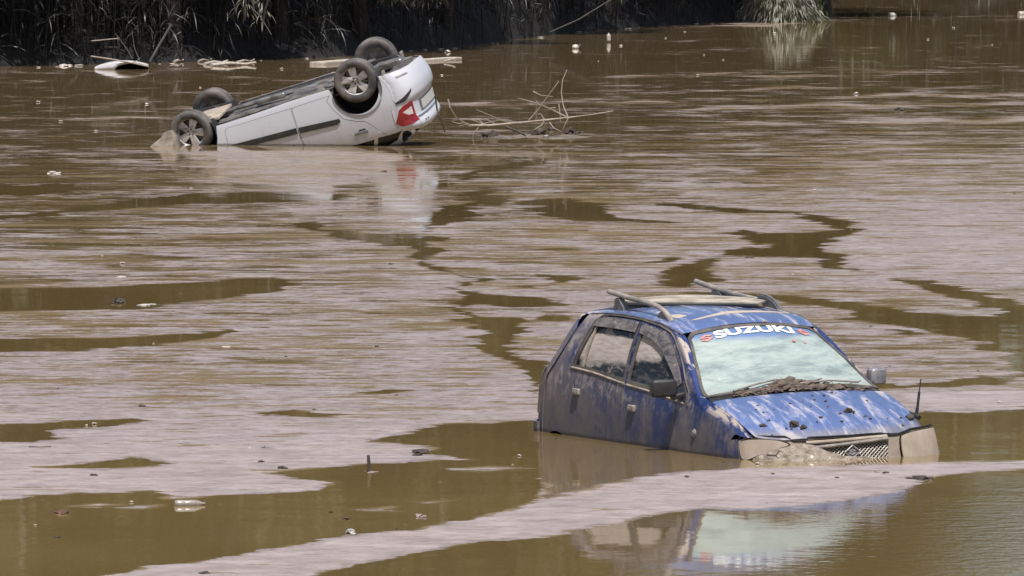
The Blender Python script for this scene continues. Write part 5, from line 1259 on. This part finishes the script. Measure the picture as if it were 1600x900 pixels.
stick('drift_pole', [(860, 50), (905, 30), (952, 1), (975, -12)], .014, M_POLE, 'long thin grey pole slanting up out of frame above centre', 'pole', .014, 171)
stick('drift_pole', [(142, 88), (170, 92), (205, 98), (232, 104)], .016, M_TWIG, 'bent pale stick lying over the white panel at the left bank', 'pole', .012, 143.2, None, [[(205, 98), (214, 95), (220, 90)]])
stick('drift_pole', [(207, 92), (198, 76), (180, 52)], .010, M_POLE, 'thin grey stem rising left above the white panel at the bank', 'pole', .006, 143.4)
stick('drift_pole', [(218, 95), (210, 75), (206, 48)], .010, M_POLE, 'thin grey stem rising almost upright above the white panel at the bank', 'pole', .006, 143.5)
stick('drift_pole', [(143, 64), (160, 62.5), (186, 60)], .010, M_TWIG, 'small pale stick hanging level in the dark reeds at the left', 'pole', .01, 144)
stick('drift_pole', [(390, 8), (408, 28), (424, 54)], .010, M_POLE, 'thin grey cane slanting down to the right in front of the left reeds', 'pole', .009, 146)
# the white panel of a third wreck
def panel():
    V = []; F = []; n = 28
    for k in range(n+1):
        f = k/n; x = -.50+1.05*f
        hz = .155*math.sin(math.pi*min(1, f*1.15+.02))**.75 if f < .86 else .155*math.sin(math.pi*.99)**.75
        hz = .16*max(0, math.sin(math.pi*(.06+.80*f)))**.8
        inner = .155*max(0, 1-((f-.75)/.36)**2)**.5 if abs(f-.75) < .36 else 0
        inner = min(inner*.78, hz-.025) if inner > 0 else -.03
        V += [(x, 0, inner), (x, -.02, (inner+hz)/2+.01), (x, 0, hz), (x, .5, hz+.01), (x, .9, -.05)]
    for k in range(n):
        for j in range(4): F.append((k*5+j, k*5+5+j, k*5+6+j, k*5+1+j))
    me = mesh('wreck_panel', V, F, M_WHITEP, sharp=50); me.location = gnd(187, 108.5); me.modifiers.new('thickness', 'SOLIDIFY').thickness = .02
    tag(me, 'white curved wing panel with a wheel arch, almost sunk by the left bank', 'car panel')
M_WHITEP = simple('dusty_white_panel', (.62, .60, .60), .45, var=.2, scale=6)
panel()
tag(lump('foam_slab', 100, 103.5, .10, M_FOAM, 'x', 'foam', None, .35, 5, .3, 2), 'blurred white lump left of the white panel at the bank', 'foam')
def torn(): 
    """pale torn undertray at the sunken nose of the white car"""
    D = 109.4; bm = bmesh.new()
    O = [(231, 234), (238, 226), (250, 217), (258, 207), (268, 204.5), (276, 212), (279, 236)]
    F_ = [bm.verts.new(atd(u, v, D)) for u, v in O]; B_ = [bm.verts.new(atd(u+3, v-.5, D+.55)) for u, v in O]; n = len(O)
    bm.faces.new(F_); bm.faces.new(B_[::-1])
    for i in range(n): bm.faces.new((F_[i], F_[(i+1) % n], B_[(i+1) % n], B_[i]))
    bmesh.ops.subdivide_edges(bm, edges=bm.edges[:], cuts=5, use_grid_fill=True)
    bmesh.ops.triangulate(bm, faces=bm.faces[:])
    for v in bm.verts: v.co += Vector((mnoise.noise(v.co*3.3), mnoise.noise(v.co*2.1+Vector((5, 0, 0))), mnoise.noise(v.co*2.9+Vector((0, 9, 0)))))*.05
    c = atd(255, 230, D); 
    for v in bm.verts: v.co -= c
    o = bm_obj('torn_bumper', bm, M_SPLASH, sharp=30); o.location = c
    tag(o, 'torn muddy bumper piece at the sunken nose of the overturned white car', 'bumper')
torn()
# scattered flecks of foam, countable but all alike
def flecks():
    rr = random.Random(77); protos = []
    for k in range(4):
        bm = bmesh.new(); blob(bm, (0, 0, .012), (.022, .035, .010), 2, .5, 2.0, k); protos.append(bm_obj('foam_fleck', bm, M_FOAM))
    dk = []
    for k in range(3):
        bm = bmesh.new(); blob(bm, (0, 0, .008), (.03, .05, .014), 1, .6, 2.0, k+9); dk.append(bm_obj('bark_chip', bm, M_CLOD))
    spots = [(u, v) for u, v in [(205, 785), (690, 118), (620, 113), (520, 115), (440, 108), (60, 160), (95, 190), (150, 205), (230, 163), (1090, 118), (1100, 86), (1130, 94), (985, 242), (970, 72), (935, 96), (1450, 62), (1550, 70), (1490, 44), (1210, 52), (1040, 60), (1070, 50), (1500, 250), (1270, 330)]]
    for k in range(20): spots.append((rr.uniform(10, 1590), 100+rr.random()**1.2*760))
    for i, (u, v) in enumerate(spots):
        o = protos[i % 4] if i < 4 else protos[i % 4].copy()
        if i >= 4: COL.objects.link(o)
        s = rr.uniform(.35, .9)*(1.5 if v < 250 else .75 if v > 500 else 1); o.location = gnd(u, v); o.scale = (s, s, s); o.rotation_euler = (0, 0, rr.uniform(0, 6))
        tag(o, 'tiny pale fleck of foam floating on the brown water', 'foam fleck', 'foam flecks on the water')
    for i in range(34):
        o = dk[i % 3] if i < 3 else dk[i % 3].copy()
        if i >= 3: COL.objects.link(o)
        v = 260+rr.random()*620; s = rr.uniform(.25, .7)*(.6 if v > 500 else 1); o.location = gnd(rr.uniform(0, 1600), v); o.scale = (s, s, s); o.rotation_euler = (0, 0, rr.uniform(0, 6))
        tag(o, 'tiny dark chip of bark floating on the silt', 'bark chip', 'bark chips on the silt')
    for i in range(26):
        u = rr.uniform(0, 1300); x = (u-800)/FPX*150; y = shore_y(x)-rr.uniform(.3, 2.5); o = protos[i % 4].copy(); COL.objects.link(o)
        s = rr.uniform(.7, 2.0); o.location = (x, y, 0); o.scale = (s*2.2, s, s*.6); tag(o, 'pale scrap of foam drifted against the dark bank', 'foam fleck', 'foam scraps along the bank')
flecks()
